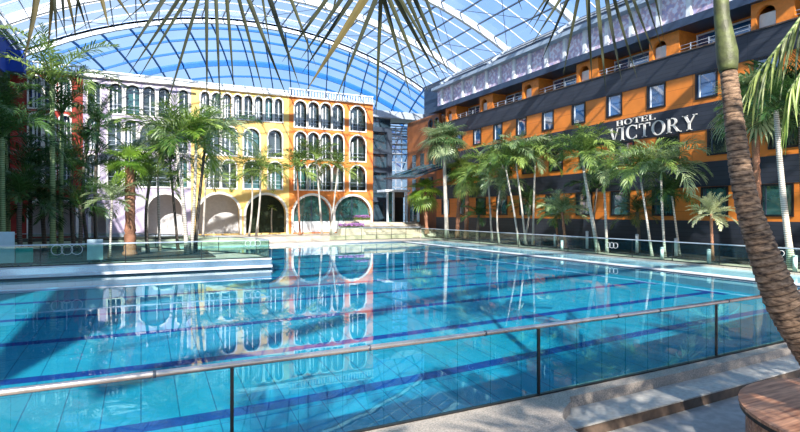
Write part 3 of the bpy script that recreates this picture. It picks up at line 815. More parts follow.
def fan_mesh(name, pitch0, bend, nb=20, span=300, seed=0, bl=0.52, pet=0.48, droop=0.35, w=0.055):
    rnd = random.Random(seed); mb = MB()
    a = R(pitch0); tip = Vector((0,0,0)); pts = [tip.copy()]
    for i in range(5):
        a2 = a - R(bend)*i/5; tip = tip + Vector((math.cos(a2),0,math.sin(a2)))*pet/5; pts.append(tip.copy())
    mb.tube(pts, 0.012, 5, False)
    f = (pts[-1]-pts[-2]).normalized(); side = Vector((0,1,0)); up = f.cross(side)
    up = Vector((-f.z,0,f.x))
    f2 = (f - up*0.35).normalized()
    for i in range(nb):
        th = R(-span/2 + span*i/(nb-1))
        d = (f2*math.cos(th) + side*math.sin(th)).normalized()
        l = bl * (0.72+0.28*math.cos(th*0.6)) * rnd.uniform(0.9,1.08)
        wv = (side*math.cos(th) - f2*math.sin(th)).normalized()*w/2
        p1 = tip + d*l*0.45; p2 = p1 + (d+Vector((0,0,-droop*0.6))).normalized()*l*0.32; p3 = p2 + (d+Vector((0,0,-droop*2.2))).normalized()*l*0.25
        mb.add([tip-wv*0.1, tip+wv*0.1, p1+wv, p1-wv, p2+wv*0.6, p2-wv*0.6, p3], [(0,1,2,3),(3,2,4,5),(5,4,6)])
    me = bpy.data.meshes.new(name); me.from_pydata(mb.v, [], mb.f); return me

LG = leaf_mat('palm_leaf_green', (0.05,0.12,0.015), (0.34,0.44,0.10))
LD = leaf_mat('palm_leaf_dark', (0.018,0.06,0.014), (0.09,0.18,0.04))
LB = leaf_mat('palm_leaf_bright', (0.09,0.20,0.02), (0.30,0.46,0.05))
LP = leaf_mat('palm_leaf_pale', (0.42,0.44,0.20), (0.70,0.70,0.42))
LS = leaf_mat('palm_leaf_silvery', (0.08,0.17,0.05), (0.46,0.52,0.26))
LR = leaf_mat('palm_leaf_olive', (0.05,0.075,0.02), (0.16,0.18,0.05), 0.25)
def bark(name, c1, c2, sc=22.0, dist=2.0, rough=0.85):
    m = bpy.data.materials.new(name); m.use_nodes = True
    nt = m.node_tree; b = nt.nodes['Principled BSDF']; b.inputs['Roughness'].default_value = rough
    tc = nt.nodes.new('ShaderNodeTexCoord'); wv = nt.nodes.new('ShaderNodeTexWave'); wv.bands_direction = 'Z'
    wv.inputs['Scale'].default_value = sc/6.28; wv.inputs['Distortion'].default_value = dist; wv.inputs['Detail'].default_value = 3
    r = nt.nodes.new('ShaderNodeValToRGB'); r.color_ramp.elements[0].position = 0.15; r.color_ramp.elements[1].position = 0.7
    r.color_ramp.elements[0].color = (*c1,1); r.color_ramp.elements[1].color = (*c2,1)
    bp = nt.nodes.new('ShaderNodeBump'); bp.inputs['Strength'].default_value = 0.3; bp.inputs['Distance'].default_value = 0.008
    nt.links.new(tc.outputs['Object'], wv.inputs['Vector']); nt.links.new(wv.outputs['Fac'], r.inputs[0]); nt.links.new(r.outputs[0], b.inputs['Base Color'])
    nt.links.new(wv.outputs['Fac'], bp.inputs['Height']); nt.links.new(bp.outputs[0], b.inputs['Normal'])
    return m
BK = bark('pale_ringed_bark', (0.30,0.24,0.19), (0.62,0.56,0.47))
BR = bark('red_brown_shaggy_bark', (0.09,0.03,0.018), (0.52,0.24,0.13), 60, 9)
BG = bark('green_ringed_stem', (0.09,0.15,0.05), (0.28,0.34,0.16), 25)
BD = bark('dark_palm_bark', (0.05,0.04,0.03), (0.16,0.13,0.10), 25)

def msh(lst, m):
    out = []
    for me in lst:
        c = me.copy(); c.materials.append(m); out.append(c)
    return out
def fset(angs, **k): return [feather_mesh('frond', p0, p1, seed=i+k.get('sd', 0), **{q: v for q, v in k.items() if q != 'sd'}) for i, (p0, p1) in enumerate(angs)]
F0 = fset([(84,25),(66,-22),(48,-55),(22,-78)], nl=25, ll=0.37, lw=0.019, droop=0.5, al0=72, al1=25, sd=1)
F1 = fset([(80,35),(60,0),(35,-35),(5,-60)], nl=24, ll=0.42, lw=0.019, droop=0.28, al0=58, al1=20, sd=5)
F2 = fset([(85,55),(62,20),(32,-20),(-5,-65)], nl=22, ll=0.26, lw=0.026, droop=0.25, al0=60, al1=30, sd=9)
F3 = fset([(82,40),(68,-5),(55,-30),(35,-55)], nl=28, ll=0.26, lw=0.016, droop=0.45, al0=65, al1=30, sd=13)
FF = [fan_mesh('frond', 80, 10, 22, seed=1, w=0.042), fan_mesh('frond', 50, 25, 22, seed=2, w=0.042), fan_mesh('frond', 20, 40, 22, seed=3, w=0.042), fan_mesh('frond', -15, 40, 22, seed=4, droop=0.8, w=0.042)]
CACHE = {}
def fronds(kind, m):
    k = (id(kind), m.name)
    if k not in CACHE: CACHE[k] = msh(kind, m)
    return CACHE[k]
def palm(name, label, base, top, r0, r1, kind, lm, tm, Ln, n, seed=0, bend=0.15, group=None, tilt0=0, shaft=None, cat='palm'):
    rnd = random.Random(seed*31+5)
    base = Vector(base); top = Vector(top); h = top - base
    t = thing(name, label, cat, base, group)
    bx, by = rnd.uniform(-1,1)*bend, rnd.uniform(-1,1)*bend
    pts = []; rr = []
    K = 36 if tm is BR else 10
    for i in range(K+1):
        s = i/K; p = h*s + Vector((bx,by,0))*math.sin(math.pi*s)*max(0.3,h.z)*0.25
        pts.append(p); rr.append((r0 + (r1-r0)*s) * (rnd.uniform(0.80,1.15) if tm is BR else 1.0) * (1 + 0.35*max(0, 0.12-s)/0.12))
    if h.z > 0.25: MB().tube([base+p for p in pts] if 0 else pts, rr, 9).build('trunk', tm, t)
    if shaft:
        MB().tube([h, h+Vector((0,0,shaft*0.5)), h+Vector((0,0,shaft))], [r1*1.25, r1*1.2, r1*0.6], 9).build('crown_shaft', BG, t)
    c = h + Vector((0,0,(shaft or 0)*0.85))
    ms_ = fronds(kind, lm); ga = 2.39996
    for i in range(n):
        s = i/max(1,n-1)
        v = 0 if s < 0.15 else 1 if s < 0.48 else 2 if s < 0.82 else 3
        o = bpy.data.objects.new('frond', ms_[v]); COL.objects.link(o); o.parent = t
        o.location = c + Vector((0,0,-0.10*s*r1*10*0.3))
        az = i*ga + rnd.uniform(-0.3,0.3) + seed
        o.rotation_euler = (R(rnd.uniform(-12,12)), R(rnd.uniform(-10,10)), az)
        sc = Ln*rnd.uniform(0.82,1.1)*(0.8 if v == 0 else 1.0); o.scale = (sc,sc,sc)
    return t

GZ = 0.24
def rp(bx, cx, cy, a, *args, z0=GZ, **kw):
    """right hand palms: base pixel column at depth plane a, crown pixel"""
    label = args[0]
    q = (bx-400)/FPX; Yc = a/(CY*q+SY); b = BX(bx, a)
    tp = PD(cx, cy, Yc)
    nm = kw.pop('name', 'palm_tree')
    g = list(args[1:])
    if cy > 120 or cx < 700: g[5] *= 1.12 if g[2] is F0 else 1.0; g[6] += 3
    return palm(nm, label, (a, b, z0), tp, *g, **kw)
# (base x, crown x, crown y, plane a, label, r0, r1, kind, leaf, trunk, frond length, n)
rp(447,444,142,25.6,'tall pale-trunked fan palm rising in front of the far corner of the hotel',0.20,0.15,FF,LS,BK,3.0,34,seed=1,bend=0.02,name='fan_palm')
rp(427,425,192,26.0,'short fan palm with a bright upright leaf beside the entrance stairs',0.2,0.17,FF,LB,BR,2.7,13,seed=2,bend=0.02,name='fan_palm',z0=0.5)
rp(457,461,172,27.0,'fan palm with a shaggy red trunk just right of the tall pale-trunked fan palm',0.20,0.2,FF,LG,BR,2.6,18,seed=3,bend=0.02,name='fan_palm')
rp(466,468,180,26.6,'lower fan palm with a red shaggy trunk, second right of the tall fan palm',0.2,0.2,FF,LG,BR,2.3,16,seed=4,bend=0.02,name='fan_palm')
rp(477,479,215,26.0,'low dark bushy palm between the red-trunked fan palms and the palm row',0.12,0.12,F1,LD,BD,1.9,16,seed=5,name='bushy_palm')
rp(492,488,178,26.2,'feathery palm with arching fronds at the left end of the right-hand palm row',0.09,0.06,F0,LG,BK,2.9,17,seed=6,shaft=0.5)
rp(499,500,190,25.6,'smaller feathery palm in front of the left end of the palm row',0.08,0.06,F0,LS,BK,2.4,13,seed=26,shaft=0.4)
rp(519,506,170,25.3,'feathery palm leaning left with a thin slanting pale trunk',0.08,0.055,F0,LG,BK,2.6,14,seed=7,shaft=0.4,bend=0.05)
rp(526,516,163,25.9,'feathery palm with a straight white trunk, middle of the close trio',0.09,0.06,F0,LS,BK,2.7,16,seed=8,shaft=0.5,bend=0.05)
rp(533,535,166,26.4,'feathery palm with a vertical white trunk, right of the close trio',0.09,0.06,F0,LG,BK,2.6,15,seed=9,shaft=0.5,bend=0.03)
rp(524,530,205,26.8,'small shaded palm behind the close trio of white trunks',0.08,0.06,F1,LD,BK,1.9,12,seed=27,name='bushy_palm')
rp(566,562,212,25.8,'short bushy palm with wide fronds in front of the black hotel base',0.10,0.09,F1,LS,BR,2.1,18,seed=10,name='bushy_palm')
rp(559,556,214,26.6,'short leaning palm tucked behind the wide bushy palm',0.08,0.07,F1,LG,BR,1.6,11,seed=28,name='bushy_palm')
rp(598,583,165,25.1,'large drooping feather palm with a thick pale leaning trunk in the middle of the row',0.13,0.08,F0,LG,BK,2.5,19,seed=11,shaft=0.7,bend=0.06)
rp(607,604,182,25.0,'slim feather palm with a straight trunk right beside the thick leaning trunk',0.09,0.055,F0,LS,BK,2.3,13,seed=12,shaft=0.4,bend=0.03)
rp(592,597,188,27.4,'shaded feather palm standing close to the hotel behind the thick leaning trunk',0.09,0.07,F1,LD,BD,2.2,12,seed=29)
rp(639,637,212,27.2,'low dark palm close to the hotel wall with drooping brown fronds',0.10,0.10,F1,LR,BD,1.7,15,seed=13,name='bushy_palm')
rp(652,641,182,25.1,'feather palm with a thin pinkish trunk and yellow crown shaft, leaning left',0.075,0.05,F0,LG,BK,2.5,14,seed=14,shaft=0.6,bend=0.05)
rp(665,661,180,25.3,'feather palm with a thin white trunk and silvery green fronds',0.075,0.055,F0,LS,BK,2.6,15,seed=15,shaft=0.5,bend=0.05)
rp(680,672,196,26.6,'slanting thin-stemmed palm behind the silvery feather palm',0.06,0.05,F0,LD,BK,1.9,11,seed=16,bend=0.05)
rp(713,711,214,25.4,'short palm with cream-white sunlit fronds and a brown stem',0.075,0.07,F2,LP,BR,1.35,26,seed=17,bend=0.03)
rp(760,755,104,26.6,'palm with a reddish patchy trunk partly hidden by the big curved trunk',0.20,0.13,FF,LS,BR,2.6,34,seed=18,bend=0.03)
rp(792,776,110,25.2,'tall slim palm with a grey-green trunk at the right edge of the row',0.14,0.10,F1,LD,BK,2.4,26,seed=19,bend=0.05)
rp(806,800,95,26.8,'dark palm crown at the right edge behind the tall slim palm',0.14,0.10,F1,LD,BD,2.6,20,seed=30,bend=0.05)

def lp_(bx, cx, cy, b, label, *args, z0=0.55, **kw):
    q = (bx-400)/FPX; Yc = b/(CY-SY*q)
    base = c2w(q*Yc, Yc); tp = PD(cx, cy, Yc)
    nm = kw.pop('name', 'palm_tree')
    return palm(nm, label, (base[0], base[1], z0), tp, *args, **kw)
lp_(53,52,102,28.5,'tallest palm at the left with a grey-green ringed trunk and long arching fronds',0.13,0.10,F3,LG,BG,3.6,11,seed=40,shaft=0.9,bend=0.03)
lp_(61,62,128,29.5,'second tall palm close behind the tallest left palm',0.11,0.08,F3,LD,BG,3.0,12,seed=41,shaft=0.8,bend=0.03)
lp_(3,2,150,27.0,'dark feather palm at the left edge of the picture with low hanging fronds',0.11,0.09,F0,LD,BG,3.0,16,seed=42,shaft=0.6,bend=0.03)
lp_(8,4,128,30.0,'tall palm crown at the left edge under the blue wall',0.12,0.1,F3,LD,BG,2.7,14,seed=43,shaft=0.7,bend=0.03)
lp_(30,30,175,31.0,'shaded palm between the left edge and the tallest palm',0.10,0.08,F1,LD,BD,2.7,17,seed=44)
lp_(22,20,200,28.0,'low dark palm clump above the teal board',0.10,0.1,F1,LD,BD,2.2,18,seed=45,name='bushy_palm')
lp_(45,42,205,30.5,'low dark palm clump between the two left boards',0.10,0.1,F1,LD,BD,2.3,18,seed=46,name='bushy_palm')
lp_(74,72,170,33.0,'shaded mid-height palm behind the two tall left palms',0.10,0.08,F1,LD,BD,2.7,17,seed=47)
lp_(79,80,205,29.0,'thin dark-stemmed palm just right of the two tall left palms',0.09,0.08,F1,LD,BD,2.0,14,seed=48)
lp_(88,86,148,36.0,'dark palm behind the left group reaching up to the lavender house',0.10,0.08,F0,LD,BD,2.5,17,seed=49,shaft=0.5)
lp_(96,98,132,37.0,'palm whose arching fronds cross the middle windows of the lavender house',0.10,0.08,F3,LD,BD,3.0,12,seed=50,shaft=0.5)
lp_(110,112,200,28.0,'small slender-stemmed palm with a fine round crown behind the pale grey board',0.05,0.045,F1,LS,BK,1.5,18,seed=51,bend=0.02)
lp_(130,130,166,28.6,'fan palm with a thick orange-brown shaggy trunk and bright yellow-green leaves',0.26,0.22,FF,LB,BR,1.7,16,seed=52,bend=0.01,name='fan_palm')
lp_(148,150,180,30.0,'narrow palm with hanging old leaves right of the orange-brown fan palm',0.09,0.07,F1,LG,BD,2.0,14,seed=53)
lp_(160,158,150,31.5,'slim feather palm with a thin pale stem left of the leaning clump',0.07,0.05,F0,LS,BK,2.7,16,seed=54,bend=0.03)
lp_(187,176,142,28.2,'left stem of the big leaning palm clump with broad bright fronds',0.11,0.07,F1,LG,BK,2.7,15,seed=55,shaft=0.4,bend=0.05)
lp_(191,196,150,28.8,'right stem of the big leaning palm clump leaning over the yellow house',0.10,0.07,F1,LB,BK,2.5,14,seed=56,shaft=0.4,bend=0.05)
lp_(195,205,148,30.2,'tall arching palm behind the clump whose fronds cover the yellow house windows',0.10,0.07,F0,LS,BD,3.3,17,seed=57,shaft=0.5,bend=0.05)
lp_(178,170,165,32.5,'dark mid-height palm behind the leaning clump',0.08,0.06,F0,LD,BD,2.5,15,seed=58)
lp_(203,206,178,47.5,'slender palm with a straight pale stem at the left pillar of the yellow house',0.10,0.08,F1,LG,BK,2.9,13,seed=59,bend=0.02)
lp_(249,252,176,48.5,'slender palm in front of the left side of the second yellow arch',0.09,0.07,F0,LG,BK,3.0,13,seed=60,bend=0.1)
lp_(256,261,170,48.0,'slender curved palm rising in the middle of the second yellow arch',0.10,0.07,F1,LG,BK,2.9,13,seed=61,bend=0.14)
lp_(300,297,170,48.5,'left slim palm in front of the orange house with a reddish stem',0.10,0.07,F1,LG,BR,3.3,14,seed=62,bend=0.04)
lp_(322,316,160,47.8,'middle slim palm in front of the orange house leaning left',0.10,0.07,F1,LG,BK,3.0,14,seed=63,bend=0.04)
lp_(330,338,168,48.2,'right slim palm in front of the orange house leaning right',0.09,0.07,F1,LG,BK,2.6,13,seed=64,bend=0.04)
lp_(258,258,212,53.98,'small palm standing inside the second yellow arch on the left',0.07,0.06,F1,LD,BK,0.52,15,seed=65,z0=0.5)
lp_(272,272,208,53.98,'small palm standing inside the second yellow arch on the right',0.07,0.06,F1,LG,BK,0.52,15,seed=66,z0=0.5)

# ================================================================== BOLLARDS
for i, (x, y0, y1, a, lb) in enumerate([(555,256,234,26.4,'white bollard behind the glass railing left of the short bushy palm'),
    (562,250,240,25.0,'white bollard at the foot of the short bushy palm'), (587,249,231,26.6,'white bollard just left of the thick leaning trunk'),
    (637,249,234,26.6,'white bollard left of the pinkish leaning palm trunk'), (662,258,247,25.0,'short white bollard beside the thin white palm trunk'),
    (676,251,238,26.4,'white bollard in front of the slanting thin-stemmed palm'), (709,262,249,25.0,'white bollard at the foot of the cream-white palm'),
    (795,268,255,25.0,'white bollard at the foot of the tall slim palm at the right edge')]):
    q = (x-400)/FPX; Yc = a/(CY*q+SY); b = BX(x, a)
    zt = EYE + (213-y1)*Yc/FPX
    t = thing('bollard', lb, 'bollard', (a, b, 0.12))
    part('post', MB().tube([(a,b,0.1),(a,b,zt-0.08)], 0.09, 12), M['white'], t)
    part('cap', MB().tube([(a,b,zt-0.08),(a,b,zt-0.03),(a,b,zt)], [0.10,0.10,0.05], 12), M['steel'], t)

# ================================================================== FLOWER PLANTERS
purple = mat('purple_flowers', (0.42,0.18,0.45), 0.7, noise_amt=0.4, nscale=3, rnd=0.2)
def planter(label, px0, px1, pyb, b, zb, zt):
    p, q = PB(px0,pyb,b), PB(px1,pyb,b)
    t = thing('flower_planter', label, 'planter', ((p[0]+q[0])/2, b, zb))
    part('box', MB().box(p[0],q[0],b,b+0.8,zb,zt), M['beige'], t)
    gr = MB(); fl_ = MB(); rnd = random.Random(px0)
    for i in range(220):
        x = rnd.uniform(p[0],q[0]); y = rnd.uniform(b-0.05,b+0.8); z = zt + rnd.uniform(0,0.28); s = rnd.uniform(0.05,0.10)
        d = Vector((rnd.uniform(-1,1),rnd.uniform(-1,1),1)).normalized()*0.3
        gr.add([(x-0.04,y,z-0.1),(x+0.04,y,z-0.1),(x+d.x,y+d.y,z+d.z*0.6)],[(0,1,2)])
        vs = [(x+s*cx_,y+s*cy_,z+0.18+s*cz_*0.7) for cx_,cy_,cz_ in ((1,0,0),(0,1,0),(-1,0,0),(0,-1,0),(0,0,1),(0,0,-1))]
        fl_.add(vs, [(0,1,4),(1,2,4),(2,3,4),(3,0,4),(1,0,5),(2,1,5),(3,2,5),(0,3,5)])
    o = part('foliage', gr, LG, t); o['kind'] = 'stuff'
    o = part('flowers', fl_, purple, t); o['kind'] = 'stuff'
planter('long beige planter of purple flowers at the foot of the entrance stairs', 341, 364, 232, 47.0, 0.5, 1.15)
planter('upper planter of purple flowers beside the stair parapet under the right arch', 356, 370, 226, 50.0, 0.5, 1.9)

# ================================================================== FOREGROUND PALM AND WOODEN SEAT
SC_ = Vector((*c2w(3.98+1.42*0.843, 6.24-1.42*0.538), 0))
woodm = bpy.data.materials.new('oiled_wood_boards'); woodm.use_nodes = True
nt = woodm.node_tree; b_ = nt.nodes['Principled BSDF']; b_.inputs['Roughness'].default_value = 0.42
tc_ = nt.nodes.new('ShaderNodeTexCoord'); mp_ = nt.nodes.new('ShaderNodeMapping'); mp_.inputs['Scale'].default_value = (1.2, 14, 14); mp_.inputs['Rotation'].default_value = (0,0,R(35))
n_ = nt.nodes.new('ShaderNodeTexNoise'); n_.inputs['Scale'].default_value = 2.0; n_.inputs['Detail'].default_value = 7
r_ = nt.nodes.new('ShaderNodeValToRGB'); r_.color_ramp.elements[0].position = 0.32; r_.color_ramp.elements[1].position = 0.68
r_.color_ramp.elements[0].color = (0.20,0.08,0.045,1); r_.color_ramp.elements[1].color = (0.58,0.30,0.18,1)
nt.links.new(tc_.outputs['Object'], mp_.inputs[0]); nt.links.new(mp_.outputs[0], n_.inputs['Vector']); nt.links.new(n_.outputs['Fac'], r_.inputs[0]); nt.links.new(r_.outputs[0], b_.inputs['Base Color'])
seat = thing('round_wooden_bench', 'round wooden tree bench with a black edge at the lower right corner', 'bench', (SC_.x, SC_.y, -0.172))
def circ(r, n=64): return [(SC_.x+r*math.cos(2*math.pi*i/n), SC_.y+r*math.sin(2*math.pi*i/n)) for i in range(n)]
ZT = 0.45
def ringmb(ro, ri, z0, z1, n=64):
    o, i_ = circ(ro,n), circ(ri,n); mb = MB()
    vs = [(x,y,z0) for x,y in o]+[(x,y,z0) for x,y in i_]+[(x,y,z1) for x,y in o]+[(x,y,z1) for x,y in i_]
    fs = []
    for k in range(n):
        j = (k+1)%n; fs += [(k,n+k,n+j,j),(2*n+k,2*n+j,3*n+j,3*n+k),(k,j,2*n+j,2*n+k),(n+k,3*n+k,3*n+j,n+j)]
    return mb.add(vs, fs)
part('seat_top', ringmb(1.42, 0.55, ZT-0.035, ZT), woodm, seat)
part('black_edge', ringmb(1.41, 0.57, ZT-0.085, ZT-0.035), M['black'], seat)
sl = MB()
for k in range(72):
    t = 2*math.pi*k/72; c_, s_ = math.cos(t), math.sin(t)
    p = (SC_.x+1.33*c_, SC_.y+1.33*s_)
    sl.bar((*p,-0.17),(*p,ZT-0.085),0.105,0.035,up=(c_,s_,0))
part('slatted_side', sl, woodm, seat)
part('planter_soil', MB().tube([(SC_.x,SC_.y,-0.17),(SC_.x,SC_.y,ZT-0.12)],0.6,24), M['soil'], seat)

ctr = [(722.5,-90,9),(720,-40,10),(721,0,13.5),(722,18,14),(725,38,17),(727,52,19.5),(727.5,62,19),(728.3,71,16.5)]
tru = [(728.5,72,15),(731,92,16),(733.5,115,17),(736.5,140,18.3),(740,168,20),(744.5,192,21),(749.5,213,22.5),(756,232,25),(768,266,28),(782,300,32),(794,320,34),(809,342,36),(828,370,38),(846,396,39.5),(866,424,41)]
def dpt(y): return 5.6 + 0.45*max(0.0, (400-y))/400
def pt_tube(lst): return [PD(x,y,dpt(y)) for x,y,w_ in lst], [w_/2*dpt(y)/FPX for x,y,w_ in lst]
fp = thing('curved_palm', 'big foreground palm with a curved ringed brown trunk growing out of the round wooden bench', 'palm', PD(862,424,dpt(424)))
P_, W_ = pt_tube(tru)
# densify with rings
def dens(P, W, step):
    out = []; rad = []
    for i in range(len(P)-1):
        a, b = Vector(P[i]), Vector(P[i+1]); n = max(1, int((b-a).length/step))
        for k in range(n): out.append(a.lerp(b,k/n)); rad.append(W[i]+(W[i+1]-W[i])*k/n)
    out.append(Vector(P[-1])); rad.append(W[-1]); return out, rad
DP, DW = dens(P_, W_, 0.012)
rn = random.Random(3); rad2 = []; phs = []
acc = 0; nxt = 0.06
for i, r0 in enumerate(DW):
    if i: acc += (DP[i]-DP[i-1]).length
    if acc > nxt: acc = 0; nxt = rn.uniform(0.05, 0.085)
    phs.append(acc/nxt)
    rad2.append(r0*(1.0 + 0.10*(acc/nxt)**0.6 - 0.05))
bmat = bpy.data.materials.new('curved_trunk_bark'); bmat.use_nodes = True
nt = bmat.node_tree; b_ = nt.nodes['Principled BSDF']; b_.inputs['Roughness'].default_value = 0.85
tc_ = nt.nodes.new('ShaderNodeTexCoord'); mp_ = nt.nodes.new('ShaderNodeMapping'); mp_.inputs['Scale'].default_value = (5,5,16)
n_ = nt.nodes.new('ShaderNodeTexNoise'); n_.inputs['Scale'].default_value = 2.2; n_.inputs['Detail'].default_value = 8; n_.inputs['Roughness'].default_value = 0.65
r_ = nt.nodes.new('ShaderNodeValToRGB'); e = r_.color_ramp.elements
e[0].position = 0.36; e[0].color = (0.035,0.02,0.014,1); e[1].position = 0.70; e[1].color = (0.40,0.27,0.18,1)
e2 = e.new(0.52); e2.color = (0.21,0.13,0.08,1)
bp = nt.nodes.new('ShaderNodeBump'); bp.inputs['Strength'].default_value = 0.6; bp.inputs['Distance'].default_value = 0.02
nt.links.new(tc_.outputs['Object'], mp_.inputs[0]); nt.links.new(mp_.outputs[0], n_.inputs['Vector']); nt.links.new(n_.outputs['Fac'], r_.inputs[0])
an = nt.nodes.new('ShaderNodeAttribute'); an.attribute_name = 'ring'
ar_ = nt.nodes.new('ShaderNodeValToRGB'); ee = ar_.color_ramp.elements
ee[0].position = 0.0; ee[0].color = (0.22,0.2,0.18,1); ee[1].position = 0.2; ee[1].color = (1,1,1,1)
e3 = ee.new(0.92); e3.color = (1.0,1.0,1.0,1); e4 = ee.new(1.0); e4.color = (0.3,0.28,0.25,1)
mm_ = nt.nodes.new('ShaderNodeMix'); mm_.data_type = 'RGBA'; mm_.blend_type = 'MULTIPLY'; mm_.inputs['Factor'].default_value = 1.0
nt.links.new(an.outputs['Fac'], ar_.inputs[0]); nt.links.new(r_.outputs[0], mm_.inputs['A']); nt.links.new(ar_.outputs[0], mm_.inputs['B'])
nt.links.new(mm_.outputs['Result'], b_.inputs['Base Color']); nt.links.new(n_.outputs['Fac'], bp.inputs['Height']); nt.links.new(bp.outputs[0], b_.inputs['Normal'])
tko = part('trunk', MB().tube(DP, rad2, 22), bmat, fp)
att = tko.data.attributes.new('ring', 'FLOAT', 'POINT')
for i, v_ in enumerate(phs):
    for j in range(22): att.data[i*22+j].value = v_
CP, CW = pt_tube(ctr); CP, CW = dens(CP, CW, 0.05)
csm = mat('mottled_green_crown_shaft', (0.10,0.12,0.035), 0.55, nscale=9, col2=(0.045,0.05,0.02), bump=0.3, bscale=40)
part('crown_shaft', MB().tube(CP, CW, 18), csm, fp)
topc = CP[0]

# ---- long leaflets hanging into the top of the view, one frond each
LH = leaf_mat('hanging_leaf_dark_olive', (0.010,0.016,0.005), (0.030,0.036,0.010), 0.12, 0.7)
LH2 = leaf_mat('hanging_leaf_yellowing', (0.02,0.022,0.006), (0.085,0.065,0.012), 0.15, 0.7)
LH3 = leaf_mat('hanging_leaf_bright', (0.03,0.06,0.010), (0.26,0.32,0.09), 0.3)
def blade(p, q, wd, sag, n=7):
    """folded tapering leaflet from p to q"""
    p = Vector(p); q = Vector(q); mb = MB(); d = (q-p); view = Vector((0,0,EYE)) - p
    side = d.cross(Vector((SY,CY,0.0))).normalized(); nrm = side.cross(d).normalized()
    vs = []
    for i in range(n+1):
        s = i/n; c = p.lerp(q,s) + nrm*sag*math.sin(math.pi*s)
        ww = wd*(min(1, 0.45+2.2*s) if s < 0.25 else 1.0 - ((s-0.25)/0.75)**1.6)*0.5 + 0.0008
        vs += [c - side*ww + nrm*ww*0.5, c, c + side*ww + nrm*ww*0.5]
    fs = []
    for i in range(n):
        k = 3*i; fs += [(k,k+1,k+4,k+3),(k+1,k+2,k+5,k+4)]
    mb.add(vs, fs); return mb
def hanging(label, rach, leaf, depth, m, wpx=5.5, seed=0):
    rn = random.Random(seed)
    RP = [PD(x,y,depth) for x,y in rach]
    t = thing('hanging_palm_frond', label, 'palm frond', RP[0])
    part('rachis', MB().tube(RP, [0.018*(1-0.5*i/len(RP)) for i in range(len(RP))], 7), BG, t)
    for L_ in leaf:
        x0,y0,x1,y1 = L_[:4]; wp = L_[4] if len(L_) > 4 else wpx; mm = L_[5] if len(L_) > 5 else m
        # run the leaflet line up until it meets the rachis
        best = None
        for k in range(len(rach)-1):
            (ax_,ay_),(bx_,by_) = rach[k], rach[k+1]
            for s in range(9):
                u = s/8; rx, ry = ax_+(bx_-ax_)*u, ay_+(by_-ay_)*u
                dx, dy = x0-x1, y0-y1; l_ = math.hypot(dx,dy)
                dist = abs((rx-x0)*dy-(ry-y0)*dx)/l_
                if best is None or dist < best[0]: best = (dist, rx, ry)
        d1 = depth + rn.uniform(-0.25, 0.35)
        part('leaflet', blade(PD(best[1],best[2],depth), PD(x1,y1,d1), 0.85*wp*depth/FPX, rn.uniform(-0.01,0.02)), mm, t)
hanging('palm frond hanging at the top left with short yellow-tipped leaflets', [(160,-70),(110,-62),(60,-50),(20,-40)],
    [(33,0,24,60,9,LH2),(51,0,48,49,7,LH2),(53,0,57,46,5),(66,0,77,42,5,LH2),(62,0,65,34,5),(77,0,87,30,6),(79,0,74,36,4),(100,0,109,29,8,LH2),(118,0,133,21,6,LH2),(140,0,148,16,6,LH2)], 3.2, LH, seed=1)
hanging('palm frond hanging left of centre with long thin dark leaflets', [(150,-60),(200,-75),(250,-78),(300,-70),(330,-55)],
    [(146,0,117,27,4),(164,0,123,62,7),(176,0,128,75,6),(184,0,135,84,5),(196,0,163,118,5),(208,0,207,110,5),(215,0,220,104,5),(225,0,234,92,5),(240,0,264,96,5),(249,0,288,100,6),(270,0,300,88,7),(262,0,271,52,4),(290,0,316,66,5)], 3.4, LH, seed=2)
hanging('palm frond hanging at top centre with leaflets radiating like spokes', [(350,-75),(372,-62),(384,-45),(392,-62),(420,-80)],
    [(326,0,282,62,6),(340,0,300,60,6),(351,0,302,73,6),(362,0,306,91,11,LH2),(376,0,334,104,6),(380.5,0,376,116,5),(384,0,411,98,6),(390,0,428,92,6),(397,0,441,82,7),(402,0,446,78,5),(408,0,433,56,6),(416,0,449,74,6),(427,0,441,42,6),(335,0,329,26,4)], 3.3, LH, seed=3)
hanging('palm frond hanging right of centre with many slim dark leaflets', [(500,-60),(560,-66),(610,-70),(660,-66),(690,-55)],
    [(545,0,526,28,4),(549,0,530,34,4),(559,0,532,44,5),(568,0,541,62,5),(578,0,563,76,5),(588,0,592,82,6),(598,0,606,92,6),(608,0,622,82,6),(617,0,637,78,5),(626,0,645,60,5),(635,0,655,56,5),(649,0,662,48,4),(656,0,664,40,4),(514,0,522,10,4)], 3.5, LH, seed=4)
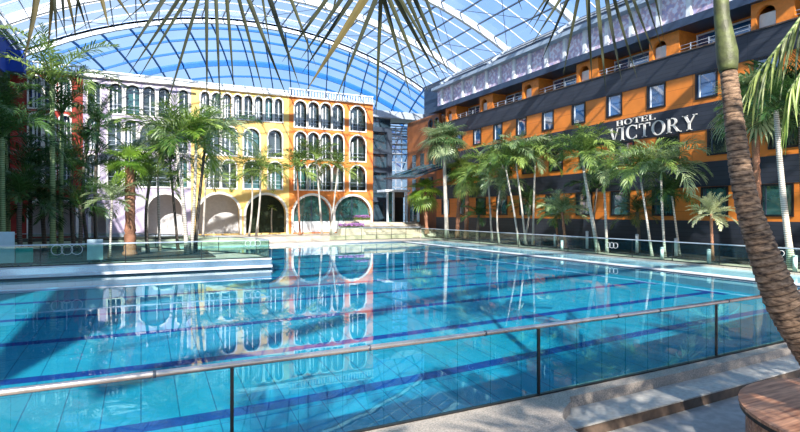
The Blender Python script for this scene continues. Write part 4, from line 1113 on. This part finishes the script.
# bright drooping frond at the right edge
rn = random.Random(9)
lf = []
for i in range(46):
    s = i/45; x = 842-92*s; y = -34+ 112*s
    lf.append((x, y, x-rn.uniform(2,16)*(1-0.4*s)-6*s, y+rn.uniform(40,88)*(1-0.25*s), rn.uniform(2.2,4.2)))
hanging('bright sunlit palm frond drooping down at the right edge', [(846,-40),(815,-2),(785,38),(752,80)], lf, 6.6, LH3, seed=5)
lf = []
for i in range(40):
    s = i/39; x = 850-62*s; y = -10+ 100*s
    lf.append((x, y, x-rn.uniform(-6,9), y+rn.uniform(45,95)*(1-0.25*s), rn.uniform(2.2,4)))
hanging('second darker palm frond drooping behind the bright one at the right edge', [(852,-14),(830,30),(808,62),(788,92)], lf, 7.4, LG, seed=6)

# crown of the curved palm above the view, and unseen palms added behind the viewpoint to shade the near edge
cr_ = fronds(F1, LG)
for i in range(14):
    o = bpy.data.objects.new('frond', cr_[0 if i < 3 else 1 if i < 8 else 2]); COL.objects.link(o); o.parent = fp
    o.location = Vector(topc) - fp.location; o.rotation_euler = (0, R(-6), i*2.4); k_ = 2.4; o.scale = (k_,k_,k_)
for i, (x, y, h_, lab) in enumerate([(1.6,-3.2,6.3,'unseen palm added behind the viewpoint at the centre for dappled shade'),(5.4,-2.6,6.6,'unseen palm added behind the viewpoint on the right to shade the round bench'),
        (9.0,-3.4,7.0,'unseen palm added at far right behind the viewpoint to shade the curb'),(-2.6,-3.6,6.4,'unseen palm added behind the viewpoint on the left for dappled shade'),(3.4,-5.6,8.0,'unseen taller palm added further behind the viewpoint for shade')]):
    palm('palm_tree', lab, (x,y,-0.172), (x+0.2,y+0.2,h_), 0.16, 0.12, F1, LG, BK, 2.6, 18, seed=80+i)

# groups of repeated things
def set_group(o, g): o['group'] = g
for o in [o for o in COL.objects if o.parent is None and 'label' in o]:
    n = o.name.split('.')[0]
    if n == 'bollard': set_group(o, 'white bollards along the hotel side railing')
    elif n == 'ring_sticker': set_group(o, 'ring marks on the glass railings')
    elif n == 'hanging_palm_frond': set_group(o, 'palm fronds hanging into the top and right of the view')
    elif n == 'glass_railing': set_group(o, 'glass railings around the pool')
    elif n == 'display_board': set_group(o, 'boards behind the left platform railing')
    elif n == 'flower_planter': set_group(o, 'planters of purple flowers by the stairs')
    elif n.endswith('_house'): set_group(o, 'row of arcaded houses at the far side')
    elif n in ('palm_tree', 'fan_palm', 'bushy_palm'):
        x, y = o.location.x, o.location.y
        set_group(o, 'palms along the hotel side of the pool' if x > 24 else 'unseen palms added behind the viewpoint' if y < 3 else
                  'palms in front of the arcaded houses' if y > 44 else 'palms on the left platform')
